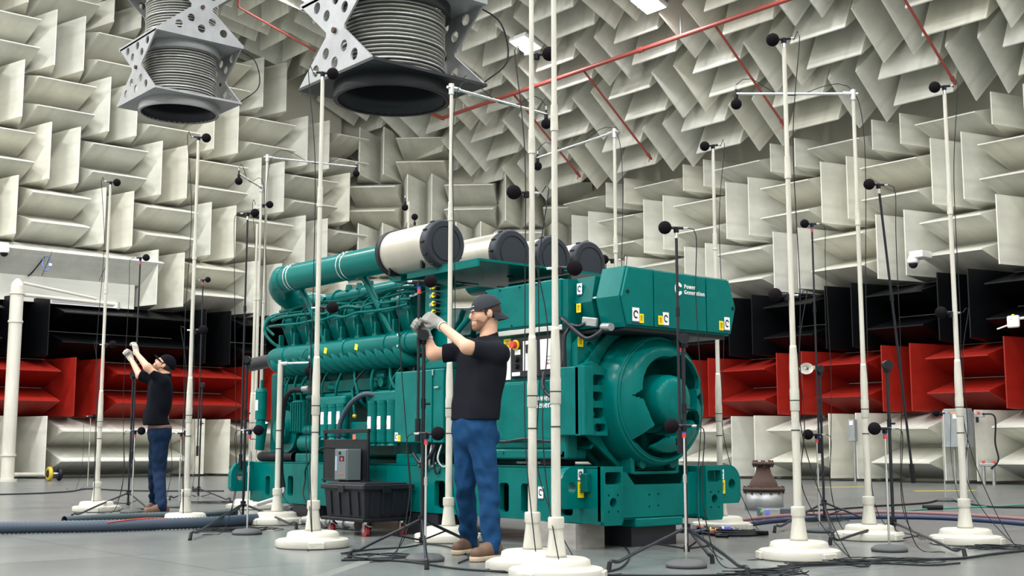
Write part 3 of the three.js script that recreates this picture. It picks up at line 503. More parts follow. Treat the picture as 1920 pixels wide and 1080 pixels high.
// alternator housing at the near end
const AB = 0.70, AH = 1.12;
const latheZ = (prof, seg = 48, b = AB, h = AH) => { const g = clean(new THREE.LatheGeometry(prof.map(p => new THREE.Vector2(p[0], -p[1])), seg)); g.rotateX(Math.PI / 2); return at(g, b, h, 0); };
{
  const alt = part('alternator_drum', [latheZ([[0.46, 0.06], [0.475, 0.03], [0.49, 0.03], [0.505, 0.05], [0.53, 0.13], [0.545, 0.3], [0.545, 0.6]]), latheZ([[0.46, 0.06], [0.45, 0.5]])], GR, gen);
  const D2 = Math.PI / 180;
  const holes = [
    [[-0.10, 0.18], [-0.06, 0.26], [0.04, 0.335], [0.17, 0.36], [0.30, 0.29], [0.37, 0.19], [0.30, 0.09], [0.17, 0.08], [0.0, 0.19]],
    [[-0.40, 0.02], [-0.33, 0.06], [-0.10, 0.17], [-0.17, 0.08], [-0.20, 0.0], [-0.26, -0.02]],
    [[-0.345, -0.31], [-0.20, -0.19], [-0.03, -0.285], [-0.23, -0.385]],
    [[0.02, -0.295], [0.12, -0.325], [0.145, -0.375], [0.05, -0.355]],
    [[0.22, -0.15], [0.33, -0.25], [0.37, -0.19], [0.27, -0.07]],
    [[0.28, 0.03], [0.43, 0.11], [0.43, -0.02], [0.33, -0.05]],
    [...Array(9)].map((_, k) => [0.452 * Math.cos((238 + k * 7.6) * D2), 0.452 * Math.sin((238 + k * 7.6) * D2)]).concat([...Array(9)].map((_, k) => [0.408 * Math.cos((299 - k * 7.6) * D2), 0.408 * Math.sin((299 - k * 7.6) * D2)]))];
  const inPoly = (x, y, l) => { let c = false; for (let i = 0, j = l.length - 1; i < l.length; j = i++) { if ((l[i][1] > y) !== (l[j][1] > y) && x < (l[j][0] - l[i][0]) * (y - l[i][1]) / (l[j][1] - l[i][1]) + l[i][0]) c = !c; } return c; };
  const NR = 46, NQ = 264, R0 = 0.17, R1 = 0.478;
  const keep = (i, k) => { if (i < 0 || i >= NR) return true; const r = R0 + (R1 - R0) * (i + 0.5) / NR, q = (k + 0.5) / NQ * Math.PI * 2, x = r * Math.cos(q), y = r * Math.sin(q); return !holes.some(l => inPoly(x, y, l)); };
  const depthAt = (r, q) => {
    const up = Math.max(0, Math.sin(q - 0.35)), lip = 0.285 + 0.055 * up;             // the shroud is wider over the top
    if (r > lip) { const f = Math.min(1, (0.478 - r) / (0.478 - lip)); return -0.035 + 0.125 * Math.sin(f * Math.PI / 2) * (1 - 0.35 * up * f); }
    const g2 = Math.min(1, (lip - r) / 0.03), top = -0.035 + 0.125 * (1 - 0.35 * up); return top + (-0.16 - top) * g2 * g2 * (3 - 2 * g2);
  };
  const vtx = (i, k, t) => { const r = R0 + (R1 - R0) * i / NR, q = k / NQ * Math.PI * 2; return [AB + r * Math.cos(q), AH + r * Math.sin(q), depthAt(r, q) - t]; };
  const pos = []; const quad = (a, b, c, d) => pos.push(...a, ...b, ...c, ...a, ...c, ...d); const TH = 0.045;
  for (let i = 0; i < NR; i++) for (let k = 0; k < NQ; k++) {
    if (!keep(i, k)) continue; const k1 = k + 1;
    quad(vtx(i, k, 0), vtx(i + 1, k, 0), vtx(i + 1, k1, 0), vtx(i, k1, 0)); quad(vtx(i, k1, TH), vtx(i + 1, k1, TH), vtx(i + 1, k, TH), vtx(i, k, TH));
    if (!keep(i + 1, k)) quad(vtx(i + 1, k, 0), vtx(i + 1, k, TH), vtx(i + 1, k1, TH), vtx(i + 1, k1, 0)); if (!keep(i - 1, k)) quad(vtx(i, k1, 0), vtx(i, k1, TH), vtx(i, k, TH), vtx(i, k, 0));
    if (!keep(i, (k + 1) % NQ)) quad(vtx(i, k1, 0), vtx(i + 1, k1, 0), vtx(i + 1, k1, TH), vtx(i, k1, TH)); if (!keep(i, (k + NQ - 1) % NQ)) quad(vtx(i, k, TH), vtx(i + 1, k, TH), vtx(i + 1, k, 0), vtx(i, k, 0));
  }
  let g = new THREE.BufferGeometry(); g.setAttribute('position', new THREE.Float32BufferAttribute(pos, 3)); g = clean(toCreasedNormals(mergeVertices(g, 1e-5), 0.7));
  const ep = part('end_bell', g, GR, alt);
  part('hub', latheZ([[0, -0.145], [0.10, -0.145], [0.15, -0.135], [0.178, -0.11], [0.19, -0.06], [0.20, 0.05], [0.21, 0.45]], 40), GR, ep);
  const rim = []; for (let i = 0; i < 40; i++) { const q = (115 + i * 6.2) * D2; rim.push(V3(AB + 0.475 * Math.cos(q), AH + 0.475 * Math.sin(q), -0.025)); } part('lip', sweep(rim, 0.012, 6, 80), GR, ep);
  part('rotor_core', [cy(0.44, 0.44, 0.02, 40, AB, AH, -0.5, 'z')], MAT.castIron, alt);
  // octagonal frame with bosses
  const oct = (R, n = 8, o = 22.5) => [...Array(n)].map((_, i) => [AB + R * Math.cos((o + i * 360 / n) * D2), AH + R * Math.sin((o + i * 360 / n) * D2)]);
  const circ = [...Array(32)].map((_, i) => [AB + 0.56 * Math.cos(-i / 32 * 6.2832), AH + 0.56 * Math.sin(-i / 32 * 6.2832)]);
  const oc = oct(0.69).map(q => [q[0], Math.max(0.575, q[1])]);
  part('frame_plate', [frontExt(oc, 0.22, 0.25, [[circ]]), frontExt(oc, 0.44, 0.48, [[circ]])].slice(0, 1), GR, alt); part('frame_plate', frontExt(oc, 0.44, 0.48, [[circ]]), GR, alt);
  for (let i = 0; i < 16; i++) { const q = (11 + i * 22.5) * D2; if (Math.sin(q) < -0.8) continue; const rg = bx(0.13, 0.022, 0.2, 0.61, 0, 0); rg.rotateZ(q); at(rg, AB, AH, -0.35); part('frame_rib', rg, GR, alt); }
  part('foot', [eb(0.45, 0.95, 0.545, 0.57, 0.1, 0.5), eb(0.43, 0.47, 0.55, 0.68, 0.1, 0.5), eb(0.93, 0.97, 0.55, 0.68, 0.1, 0.5)], GR, alt);
  for (const b of [0.53, 0.87]) part('boss', cy(0.035, 0.035, 0.03, 12, b, 0.625, -0.09, 'z'), GRR, alt);
  // left mounting bracket with pockets and the upper lifting ear
  const br = part('mounting_bracket', [frontExt([[-0.06, 0.84], [0.22, 0.84], [0.22, 1.34], [0.06, 1.40], [-0.06, 1.36]], 0.14, 0.20, [rectHole(0.06, 0.19, 1.22, 1.30, 0.015), rectHole(0.06, 0.17, 1.10, 1.17, 0.015), rectHole(0.06, 0.18, 0.97, 1.05, 0.015), rectHole(0.08, 0.2, 0.87, 0.93, 0.015)]), eb(-0.06, 0.035, 0.84, 1.36, 0.10, 0.15, 0.008), eb(-0.05, 0.25, 0.86, 1.34, 0.36, 0.42), eb(-0.06, -0.02, 0.84, 1.36, 0.16, 0.42)], GR, alt);
  for (const h of [0.90, 1.0, 1.1, 1.2, 1.3]) part('bolt', cy(0.014, 0.014, 0.03, 6, 0.045, h, -0.13, 'z'), GRR, br);
  const ear = frontExt([[0.02, 1.36], [0.30, 1.36], [0.30, 1.46], [0.22, 1.60], [0.08, 1.60], [0.02, 1.54]], 0.26, 0.32, [[0.15, 1.53, 0.03]]); const er = part('lifting_ear', ear, GR, alt); frontStick(0.05, 1.555, 0.055, 0.08, MS.yel, er, 0.255, 'yellow_tag');
  part('hood_brace', [rod(E(0.05, 1.40, 0.3), E(0.28, 1.62, 0.3), 0.03), rod(E(1.3, 1.4, 0.3), E(1.1, 1.62, 0.3), 0.03)].slice(0, 1), GR, alt); part('hood_brace', rod(E(1.3, 1.4, 0.3), E(1.1, 1.62, 0.3), 0.03), GR, alt);
  part('red_tag', rb(0.07, 0.16, 0.006, 0.002, AB + 0.17, 1.58, 0.035, [0, 0, 0.15]), MAT.red, alt); frontStick(0.30, 1.19, 0.045, 0.045, MS.tri, ep, 0.02, 'warning_mark'); frontStick(AB + 0.03, 1.13, 0.04, 0.04, MS.tri, ep, -0.178, 'warning_mark');
  part('stator_body', [eb(0.1, 1.3, 0.64, 1.64, 0.5, 1.35, 0.05)], GRR, gen);
  part('support_pad', [eb(0.02, 0.22, 0.61, 0.67, 0.5, 0.7), eb(1.1, 1.3, 0.61, 0.67, 0.5, 0.7)].slice(0, 1), MAT.rubber, gen);
}
// terminal box above the alternator: faceted hood with three doors
{
  const hex = (i) => [[0.15 + i, 2.10 - i], [0.08 + i, 1.875], [0.14 + i, 1.655 + i], [1.32 - i, 1.655 + i], [1.385 - i, 1.875], [1.31 - i, 2.10 - i]].reverse();
  const tb = part('terminal_hood', frontExt(hex(0), -0.14, 0.11, [], 0.008), GR, gen);
  const inside = [[[0.15, 2.09], [0.085, 1.875], [0.145, 1.665], [0.415, 1.665], [0.415, 2.09]], [[0.435, 2.09], [0.435, 1.665], [1.02, 1.665], [1.02, 2.09]], [[1.04, 2.09], [1.04, 1.665], [1.315, 1.665], [1.38, 1.875], [1.305, 2.09]]];
  inside.forEach((pl, i) => {
    const d = part('door', frontExt(pl, -0.165, -0.145, [], 0.003), GR, tb);
    if (i === 0) { frontStick(0.22, 1.735, 0.075, 0.115, MS.ring, d, -0.17); frontStick(0.28, 1.715, 0.05, 0.07, MS.yel, d, -0.17); part('latch', cy(0.014, 0.014, 0.01, 12, 0.14, 1.91, 0.168, 'z'), MAT.black, d); }
    if (i === 1) {
      frontStick(0.49, 1.715, 0.05, 0.07, MS.yel, d, -0.17); frontStick(0.55, 1.725, 0.065, 0.11, MS.ring, d, -0.17);
      const cArc = []; for (let k = 0; k <= 20; k++) { const q = (50 + k * 13) * Math.PI / 180; cArc.push([0.045 * Math.cos(q), 0.045 * Math.sin(q)]); } for (let k = 20; k >= 0; k--) { const q = (50 + k * 13) * Math.PI / 180; cArc.push([0.021 * Math.cos(q), 0.021 * Math.sin(q)]); }
      const lg = extr(cArc, 0.003); lg.scale(0.95, 1.15, 1); at(lg, 0.70, 1.975, 0.168); part('emblem', [lg, bx(0.02, 0.022, 0.003, 0.725, 2.002, 0.17), bx(0.02, 0.022, 0.003, 0.725, 1.948, 0.17)], MAT.white, d);
      part('lettering', [at(text('Power', 0.032), 0.765, 1.985, 0.167), at(text('Generation', 0.032), 0.765, 1.940, 0.167)], MAT.white, d);
    }
    if (i === 2) { frontStick(1.20, 1.72, 0.055, 0.075, MS.yel, d, -0.17); frontStick(1.27, 1.735, 0.065, 0.115, MS.ring, d, -0.17); part('latch', cy(0.014, 0.014, 0.01, 12, 1.35, 1.87, 0.168, 'z'), MAT.black, d); }
  });
  part('hood_base', eb(0.15, 1.3, 1.62, 1.655, -0.12, 0.4), MAT.darkMetal, tb);
  part('red_strap', rb(0.16, 0.012, 0.03, 0.005, 0.85, 2.108, 0.05), MAT.red, tb);
  part('hose_coil', torus(0.05, 0.008, 0.5, 2.115, 0.02, 'y', 6, 16), MAT.rubber, tb);
  part('hood_neck', [frontExt([[0.12, 2.06], [0.08, 1.86], [0.14, 1.66], [1.3, 1.66], [1.36, 1.86], [1.3, 2.06]].reverse(), 0.16, 0.36)], GRR, tb);
  sideStick(0.30, 1.965, 0.055, 0.095, MS.ring, tb, 0.085); sideStick(0.30, 1.82, 0.05, 0.07, MS.yel, tb, 0.075);
  part('tie_bar', rod(E(0.1, 1.885, 0.12), E(0.1, 1.885, 0.34), 0.012), MAT.chrome, tb);
  // cable connectors hanging at the corner of the hood
  part('connector', [rb(0.03, 0.07, 0.16, 0.01, 0.06, 1.70, -0.16, [0.15, 0, 0])], MAT.galv, tb);
  part('connector', rod(E(0.09, 1.655, 0.05), E(0.07, 1.645, -0.06), 0.03), MAT.galv, tb);
  part('power_cable', sweep([E(0.03, 1.76, 0.46), E(-0.02, 1.72, 0.36), E(0.0, 1.62, 0.24), E(0.03, 1.57, 0.16), E(0.05, 1.60, 0.06), E(0.08, 1.65, 0.03)], 0.018, 8, 40), MAT.blackSatin, tb);
  part('power_cable', sweep([E(0.03, 1.76, 0.46), E(0.0, 1.70, 0.34), E(0.02, 1.67, 0.25), E(0.05, 1.69, 0.20)], 0.014, 8, 30), MAT.blackSatin, tb);
  part('power_cable', sweep([E(0.01, 1.66, 0.34), E(-0.02, 1.58, 0.36), E(-0.015, 1.30, 0.36), E(0.0, 1.2, 0.38)], 0.014, 8, 30), MAT.blackSatin, tb);
  part('cable_tie', cy(0.022, 0.022, 0.02, 10, 0.0, 1.66, -0.29, 'z'), MAT.blue, tb);
}
// enclosure over the alternator: side cabinet, control panel, lower door
{
  const cab = part('side_cabinet', eb(0.0, 1.42, 1.70, 2.06, 0.43, 1.36, 0.012), GR, gen);
  part('cabinet_door', eb(-0.012, 0.0, 1.715, 2.05, 0.45, 1.345, 0.004), GR, cab);
  for (const [a, h] of [[0.47, 2.03], [0.7, 2.035], [0.9, 2.035], [1.15, 2.035], [1.33, 2.03], [0.5, 1.73], [0.75, 1.73], [1.0, 1.73], [1.25, 1.73], [0.47, 1.88]]) part('rivet', cy(0.008, 0.008, 0.01, 8, -0.015, h, -a, 'x'), MAT.rubber, cab);
  part('cabinet_end', frontExt([[0.02, 2.05], [0.02, 1.7], [1.4, 1.7], [1.4, 2.05]], 0.36, 0.43), GRR, cab);
  const pan = part('control_bay', [eb(0.06, 1.3, 1.28, 1.70, 0.38, 1.36)], GRR, gen);
  part('bay_ledge', eb(-0.01, 0.08, 1.655, 1.695, 0.40, 1.36, 0.004), MAT.alu, pan);
  const cp = part('control_panel', eb(0.03, 0.07, 1.31, 1.64, 0.42, 1.06, 0.01), MAT.darkMetal, pan);
  const sB = (a0, a1, h0, h1, m, n) => part(n, eb(0.02, 0.032, h0, h1, a0, a1, 0.003), m, cp);
  sB(0.50, 0.70, 1.36, 1.60, MAT.white, 'display_board'); sB(0.74, 0.90, 1.36, 1.60, MAT.white, 'display_board');
  const scr = part('screen', eb(0.014, 0.021, 1.50, 1.57, 0.77, 0.86, 0.002), MAT.black, cp);
  for (let i = 0; i < 9; i++) part('key', eb(0.014, 0.021, 1.40 + 0.028 * Math.floor(i / 3), 1.415 + 0.028 * Math.floor(i / 3), 0.52 + 0.035 * (i % 3), 0.542 + 0.035 * (i % 3), 0.002), i === 2 ? MAT.red : MAT.steel, cp);
  part('emergency_plate', cy(0.042, 0.042, 0.012, 20, 0.02, 1.575, -0.99, 'x'), MAT.yellow, cp); part('emergency_button', cy(0.03, 0.03, 0.05, 20, 0.0, 1.575, -0.99, 'x'), MAT.red, cp);
  part('key_switch', cy(0.025, 0.025, 0.03, 14, 0.01, 1.46, -0.98, 'x'), MAT.black, cp); part('key_switch', cy(0.022, 0.022, 0.03, 14, 0.01, 1.40, -0.98, 'x'), MAT.black, cp);
  sideStick(0.97, 1.515, 0.07, 0.04, MAT.white, cp, 0.025); sideStick(1.13, 1.6, 0.09, 0.07, MS.yel, pan, 0.05); sideStick(1.13, 1.43, 0.09, 0.26, MAT.white, pan, 0.05); sideStick(0.99, 1.34, 0.1, 0.03, MAT.white, cp, 0.025);
  part('bay_door', eb(0.03, 0.07, 1.30, 1.65, 0.34, 0.41, 0.006), GR, pan);
  const low = part('lower_cabinet', eb(0.02, 1.38, 0.74, 1.28, 0.46, 1.40, 0.015), GR, gen);
  part('cabinet_door', eb(0.005, 0.02, 0.80, 1.26, 0.50, 1.38, 0.006), GR, low);
  const tx = text('Power', 0.045), tx2 = text('Generation', 0.045); for (const [t, h] of [[tx, 1.115], [tx2, 1.06]]) { t.rotateY(-Math.PI / 2); at(t, 0.004, h, -0.74); } 
  part('lettering', [tx, tx2], MAT.white, low);
  part('sill_rail', eb(-0.02, 0.2, 0.66, 0.74, 0.35, 1.6, 0.02), GR, low);
  for (const a of [0.4, 0.75, 1.1, 1.5]) part('sill_bolt', cy(0.014, 0.014, 0.01, 8, -0.022, 0.71, -a, 'x'), GRR, low);
  part('harness', sweep([E(0.0, 1.34, 0.62), E(-0.03, 1.22, 0.6), E(-0.03, 1.14, 0.5), E(-0.03, 1.2, 0.42), E(-0.02, 1.36, 0.39), E(0, 1.5, 0.38)], 0.015, 8, 40), MAT.blackSatin, low);
  part('harness', sweep([E(-0.02, 0.86, 1.30), E(-0.03, 0.80, 1.1), E(-0.03, 0.82, 0.8), E(-0.03, 0.80, 0.5), E(0, 0.84, 0.4)], 0.012, 8, 40), MAT.blackSatin, low);
  part('column', eb(-0.02, 0.1, 0.66, 1.28, 0.34, 0.46, 0.02), GR, low);
}
// intake roof, air cleaners, tubes
{
  const roof = part('roof_plate', [frontExt([[-0.12, 2.29], [1.75, 2.29], [1.75, 2.31], [-0.12, 2.31]], 1.28, 2.55), eb(-0.14, -0.12, 2.24, 2.31, 1.28, 2.3, 0.004)], GR, gen);
  part('roof_apron', [frontExt([[-0.12, 2.30], [-0.12, 2.24], [0.5, 2.24], [0.5, 2.30]], 2.42, 2.56)], GR, roof);
  const post = part('connector_panel', eb(0.02, 0.06, 1.55, 2.28, 1.88, 2.24, 0.006), GR, gen);
  for (let i = 0; i < 4; i++) { const h = 2.155 - i * 0.075; const k = part('connector_socket', [cy(0.03, 0.03, 0.05, 14, 0.0, h, -2.04, 'x')], MAT.black, post); part('connector_cap', cy(0.02, 0.024, 0.03, 14, -0.03, h, -2.035, 'x'), MAT.yellow, k); part('gland', cy(0.018, 0.018, 0.03, 10, 0.005, h, -2.12, 'x'), MAT.galv, k); part('lead', sweep([V3(-0.045, h, -2.03), V3(-0.06, h, -1.98), V3(-0.03, h - 0.01, -1.94)], 0.007, 6, 12), MAT.blackSatin, k); }
  part('bay_back', eb(0.95, 0.99, 1.55, 2.28, 1.36, 2.2), GRR, gen); part('bay_floor', eb(0.1, 0.99, 1.52, 1.56, 1.36, 2.2), GRR, gen);
  part('bay_strut', [rod(E(0.06, 1.70, 1.88), E(0.06, 2.0, 1.45), 0.025)], GR, gen);
  const tex = MAT.cream;
  [-0.10, 0.66, 1.16, 1.62].forEach((b, i) => {
    const h = 2.50, cl = part('air_cleaner', [cy(0.20, 0.20, 0.62, 40, b, h, -(1.84 + 0.36), 'z')], tex, gen);
    const cap = part('end_cap', [latheZ([[0, 1.775], [0.19, 1.775], [0.205, 1.785], [0.212, 1.80], [0.212, 1.85], [0.205, 1.87], [0, 1.87]], 40, b, h)], MAT.capGrey, cl);
    part('cap_groove', torus(0.15, 0.006, b, h, -1.775, 'z', 6, 40), MAT.black, cap);
    for (let k = 0; k < 12; k++) { const q = k * Math.PI / 6; part('clip', rb(0.022, 0.014, 0.05, 0.003, b + 0.213 * Math.cos(q), h + 0.213 * Math.sin(q), -1.83), MAT.black, cap); }
    part('rear_ring', [latheZ([[0.19, 2.5], [0.212, 2.5], [0.212, 2.56], [0.15, 2.58]], 40, b, h)], MAT.black, cl);
    part('saddle', [rb(0.04, 0.1, 0.03, 0.005, b - 0.12, 2.34, -1.95)], MAT.black, cl); part('saddle', [rb(0.04, 0.1, 0.03, 0.005, b + 0.12, 2.34, -1.95)], MAT.black, cl);
    part('saddle', [rb(0.26, 0.1, 0.03, 0.005, b, 2.335, -2.45)], MAT.black, cl);
    if (i > 0) part('intake_tube', [cy(0.125, 0.125, 1.0, 28, b, h - 0.02, -3.07, 'z')], GR, cl);
  });
  const b = -0.08, h = 2.485;
  const tube = part('intake_tube', [sweep([E(b, h, 2.57), E(b, h, 3.2), E(b, h, 3.9), E(b, h, 4.45), E(b + 0.03, h - 0.02, 4.68), E(b + 0.16, h - 0.10, 4.86), E(b + 0.36, h - 0.2, 4.82), E(b + 0.50, h - 0.26, 4.55)], 0.135, 28, 90, false, 0.5)], GR, gen);
  for (const a of [3.30, 3.37, 4.32, 4.38]) part('hose_clamp', torus(0.137, 0.007, b, h, -a, 'z', 6, 36), MAT.chrome, tube);
  part('sleeve', [latheZ([[0.136, 4.50], [0.142, 4.51], [0.142, 4.62], [0.136, 4.63]].slice(0, 4), 32, b, h)], GR, tube);
  part('strut', [(() => { const q = rod(E(-0.02, 2.40, 4.36), E(0.08, 1.80, 4.0), 0.035, 0.035, 4); return q; })()], GR, gen); part('strut', rod(E(-0.02, 2.42, 3.22), E(0.08, 1.82, 2.84), 0.038, 0.038, 4), GR, gen);
  const mt = part('charge_air_tube', [sweep([E(0.45, 2.28, 4.7), E(0.45, 2.29, 4.2), E(0.45, 2.30, 3.4), E(0.45, 2.31, 2.5)], 0.095, 22, 40)], GR, gen);
  for (const a of [4.35, 3.85, 3.2, 2.8]) part('band', torus(0.097, 0.010, 0.45, 2.295, -a, 'z', 6, 28), GRR, mt);
  for (const a of [4.1, 3.9, 3.7]) part('sensor', [cy(0.03, 0.04, 0.06, 10, 0.40, 2.39, -a)], GRR, mt);
}
// engine block, heads, manifolds
{
  const blk = part('engine_block', [eb(0.30, 1.12, 0.66, 1.52, 2.1, 5.0, 0.03), eb(0.14, 0.35, 1.30, 1.42, 2.3, 5.0, 0.01)], GRR, gen);
  part('oil_pan', [eb(0.34, 1.08, 0.42, 0.66, 2.2, 4.9, 0.04)], GRR, gen);
  for (let i = 0; i < 8; i++) {
    const a = 2.62 + i * 0.30;
    const hd = part('cylinder_head', [rb(0.30, 0.34, 0.235, 0.02, 0.24, 1.93, -a, [0, 0, 0.42]), rb(0.26, 0.10, 0.20, 0.025, 0.16, 2.10, -a, [0, 0, 0.42])], GRR, gen);
    part('injector_line', sweep([E(0.06, 1.98, a + 0.08), E(0.02, 2.06, a + 0.05), E(0.08, 2.18, a), E(0.2, 2.22, a - 0.1)], 0.011, 6, 18), GR, hd);
    part('injector_line', sweep([E(0.09, 1.82, a - 0.09), E(0.04, 1.92, a - 0.1), E(0.06, 2.05, a - 0.06), E(0.10, 2.14, a + 0.03)], 0.012, 6, 18), GR, hd);
    part('cover_bolt', cy(0.02, 0.022, 0.05, 8, 0.09, 2.13, -a), GR, hd); part('cover_bolt', cy(0.016, 0.018, 0.05, 6, 0.2, 2.18, -(a + 0.07)), GR, hd);
    part('bracket', [rb(0.05, 0.14, 0.03, 0.006, 0.045, 1.86, -(a + 0.12)), rb(0.10, 0.03, 0.08, 0.006, 0.05, 1.80, -(a + 0.10))], GRR, hd);
    const hr = part('cylinder_head', [rb(0.30, 0.34, 0.235, 0.02, 1.18, 1.93, -a, [0, 0, -0.42])], GRR, gen);
  }
  // fuel rails and wiring along the heads
  for (const [b, h, r] of [[0.03, 2.10, 0.016], [0.0, 2.03, 0.013], [0.12, 2.22, 0.018], [0.07, 2.16, 0.012]]) { const pts = []; for (let k = 0; k <= 12; k++) pts.push(E(b + rr(-0.015, 0.015), h + rr(-0.02, 0.02), 2.45 + k * 0.215)); part('fuel_rail', sweep(pts, r, 7, 70), GR, blk); }
  part('front_pipe', sweep([E(0.12, 2.16, 4.95), E(0.05, 2.12, 5.12), E(0.02, 2.0, 5.16), E(0.06, 1.88, 5.08), E(0.15, 1.8, 5.0)], 0.016, 8, 30), GR, blk);
  part('front_pipe', sweep([E(0.2, 2.2, 4.95), E(0.1, 2.16, 5.2), E(0.06, 2.06, 5.22), E(0.1, 1.95, 5.1)], 0.014, 8, 30), GR, blk);
  // exhaust manifold with scalloped runners
  const mb = 0.02, mh = 1.70;
  const man = part('exhaust_manifold', [sweep([E(mb, mh, 2.05), E(mb, mh, 3.0), E(mb, mh, 4.0), E(mb, mh, 4.75), E(mb + 0.02, mh - 0.01, 4.93), E(mb + 0.10, mh - 0.06, 5.02)], 0.098, 26, 60)], GR, gen);
  for (const a of [2.42, 2.5, 2.75, 3.45, 4.0, 4.6]) part('band', torus(0.1, 0.009, mb, mh, -a, 'z', 6, 30), GR, man);
  for (let i = 0; i < 16; i++) { const a = 2.58 + i * 0.15; part('runner', sweep([E(mb - 0.03, mh - 0.02, a + 0.03), E(mb - 0.025, mh - 0.10, a - 0.02), E(mb + 0.06, mh - 0.155, a - 0.08), E(mb + 0.2, mh - 0.15, a - 0.11)], 0.06, 12, 14), GR, man); }
  for (const a of [3.2, 3.75]) { const g = clean(new THREE.BoxGeometry(0.05, 0.055, 0.004)); g.rotateY(-Math.PI / 2); g.rotateX(0.25); sticker(man, at(g, mb - 0.0985, mh - 0.005, -a), MAT.yellow, 'yellow_tag'); }
  for (const [a, h] of [[2.5, 1.76], [2.5, 1.66]]) part('clamp_bolt', cy(0.012, 0.012, 0.03, 8, mb - 0.1, h, -a, 'x'), MAT.chrome, man);
  // side of the block: plates, pipes, accessory clutter
  for (let i = 0; i < 8; i++) { const a = 2.7 + i * 0.29; part('hand_hole_cover', [rb(0.04, 0.17, 0.2, 0.015, 0.27, 1.47, -a)], GRR, blk); part('cover_bolt', cy(0.012, 0.012, 0.03, 6, 0.25, 1.53, -(a + 0.07), 'x'), GR, blk); part('cover_bolt', cy(0.012, 0.012, 0.03, 6, 0.25, 1.41, -(a - 0.07), 'x'), GR, blk); }
  for (let i = 0; i < 26; i++) { const a = rr(2.4, 4.95), h = rr(1.22, 1.56), b = rr(0.10, 0.24); const k = i % 4; part(['valve', 'fitting', 'housing', 'junction'][k], k === 0 ? cy(0.03, 0.035, 0.12, 12, b, h, -a, 'z') : k === 1 ? sp(0.04, b, h, -a, 1, 1.2, 1, 12, 8) : k === 2 ? rb(0.1, 0.1, 0.14, 0.02, b + 0.05, h, -a, [0, 0.2, 0]) : cy(0.045, 0.045, 0.08, 14, b, h, -a, 'x'), i % 3 ? GRR : GR, blk); }
  for (let i = 0; i < 12; i++) { const a = 2.5 + i * 0.2, s = rr(-0.2, 0.2); part('pipe', sweep([E(0.12, rr(1.48, 1.6), a), E(0.06, rr(1.35, 1.45), a + s * 0.5), E(0.08, rr(1.2, 1.3), a + s), E(0.16, rr(1.05, 1.2), a + s)], rr(0.009, 0.018), 7, 24), i % 4 ? GR : MAT.blackSatin, blk); }
  part('coolant_rail', [rod(E(0.12, 1.265, 2.35), E(0.12, 1.265, 4.4), 0.026), rod(E(0.16, 1.34, 2.35), E(0.16, 1.34, 4.9), 0.018)].slice(0, 1), GR, blk); part('coolant_rail', rod(E(0.16, 1.34, 2.35), E(0.16, 1.34, 4.9), 0.018), GR, blk);
  // filters
  const filt = (a, h0, h1) => { const f = part('oil_filter', [cy(0.062, 0.062, h1 - h0, 20, 0.02, (h0 + h1) / 2, -a), cy(0.05, 0.062, 0.03, 20, 0.02, h0 - 0.015, -a), cy(0.066, 0.066, 0.03, 20, 0.02, h1, -a)], GR, gen); const g = clean(new THREE.CylinderGeometry(0.0635, 0.0635, 0.12, 12, 1, true, -0.75, 1.5)); g.rotateY(-Math.PI / 2 - 0.25); sticker(f, at(g, 0.02, h0 + 0.18, -a), MS.lab, 'label'); };
  for (const a of [3.86, 3.72, 3.57]) filt(a, 0.86, 1.16); for (const a of [3.03, 2.87, 2.71]) filt(a, 0.80, 1.17);
  part('filter_head', [eb(-0.02, 0.2, 1.16, 1.25, 3.48, 3.96, 0.02)], GR, gen); part('filter_head', [eb(-0.02, 0.2, 1.17, 1.27, 2.62, 3.12, 0.02)], GR, gen);
  part('accessory_case', [eb(0.06, 0.3, 0.80, 1.0, 3.12, 3.5, 0.02)], GR, gen);
  part('dipstick', [rod(E(0.0, 1.30, 3.38), E(0.0, 1.06, 3.33), 0.012)], GR, gen); part('dipstick_knob', sp(0.02, 0, 1.05, -3.33), MAT.yellow, gen);
  // front-end gear: starter, pump, damper
  part('gear_case', [eb(0.1, 1.2, 0.66, 1.55, 4.95, 5.15, 0.04)], GRR, gen);
  part('coolant_pump', [cy(0.2, 0.22, 0.26, 28, 0.20, 0.92, -4.75, 'x'), cy(0.13, 0.13, 0.3, 24, 0.14, 0.92, -4.75, 'x'), cy(0.05, 0.05, 0.04, 14, -0.02, 0.92, -4.75, 'x')], GR, gen);
  part('starter_motor', [cy(0.09, 0.09, 0.4, 20, 0.12, 0.8, -4.25, 'z'), cy(0.05, 0.05, 0.3, 16, 0.1, 0.93, -4.25, 'z')], GR, gen);
  part('oil_cooler', [eb(0.05, 0.3, 0.9, 1.24, 4.38, 4.62, 0.03)], GR, gen);
  for (let i = 0; i < 5; i++) part('cooler_rib', eb(0.03, 0.06, 0.92, 1.22, 4.40 + i * 0.045, 4.415 + i * 0.045, 0.004), GR, gen);
  const col = part('fuel_filter', [cy(0.06, 0.06, 0.3, 20, -0.02, 1.20, -5.12), cy(0.045, 0.06, 0.1, 20, -0.02, 1.0, -5.12), cy(0.05, 0.065, 0.04, 20, -0.02, 1.36, -5.12), cy(0.015, 0.015, 0.1, 10, -0.02, 1.42, -5.12)], GR, gen); const lg = clean(new THREE.CylinderGeometry(0.0615, 0.0615, 0.11, 12, 1, true, -0.75, 1.5)); lg.rotateY(-Math.PI / 2 - 0.25); sticker(col, at(lg, -0.02, 1.2, -5.12), MS.lab, 'label');
  part('leg_casting', [rod(E(0.0, 1.02, 5.12), E(0.02, 0.74, 5.2), 0.06, 0.05, 10)], GR, gen);
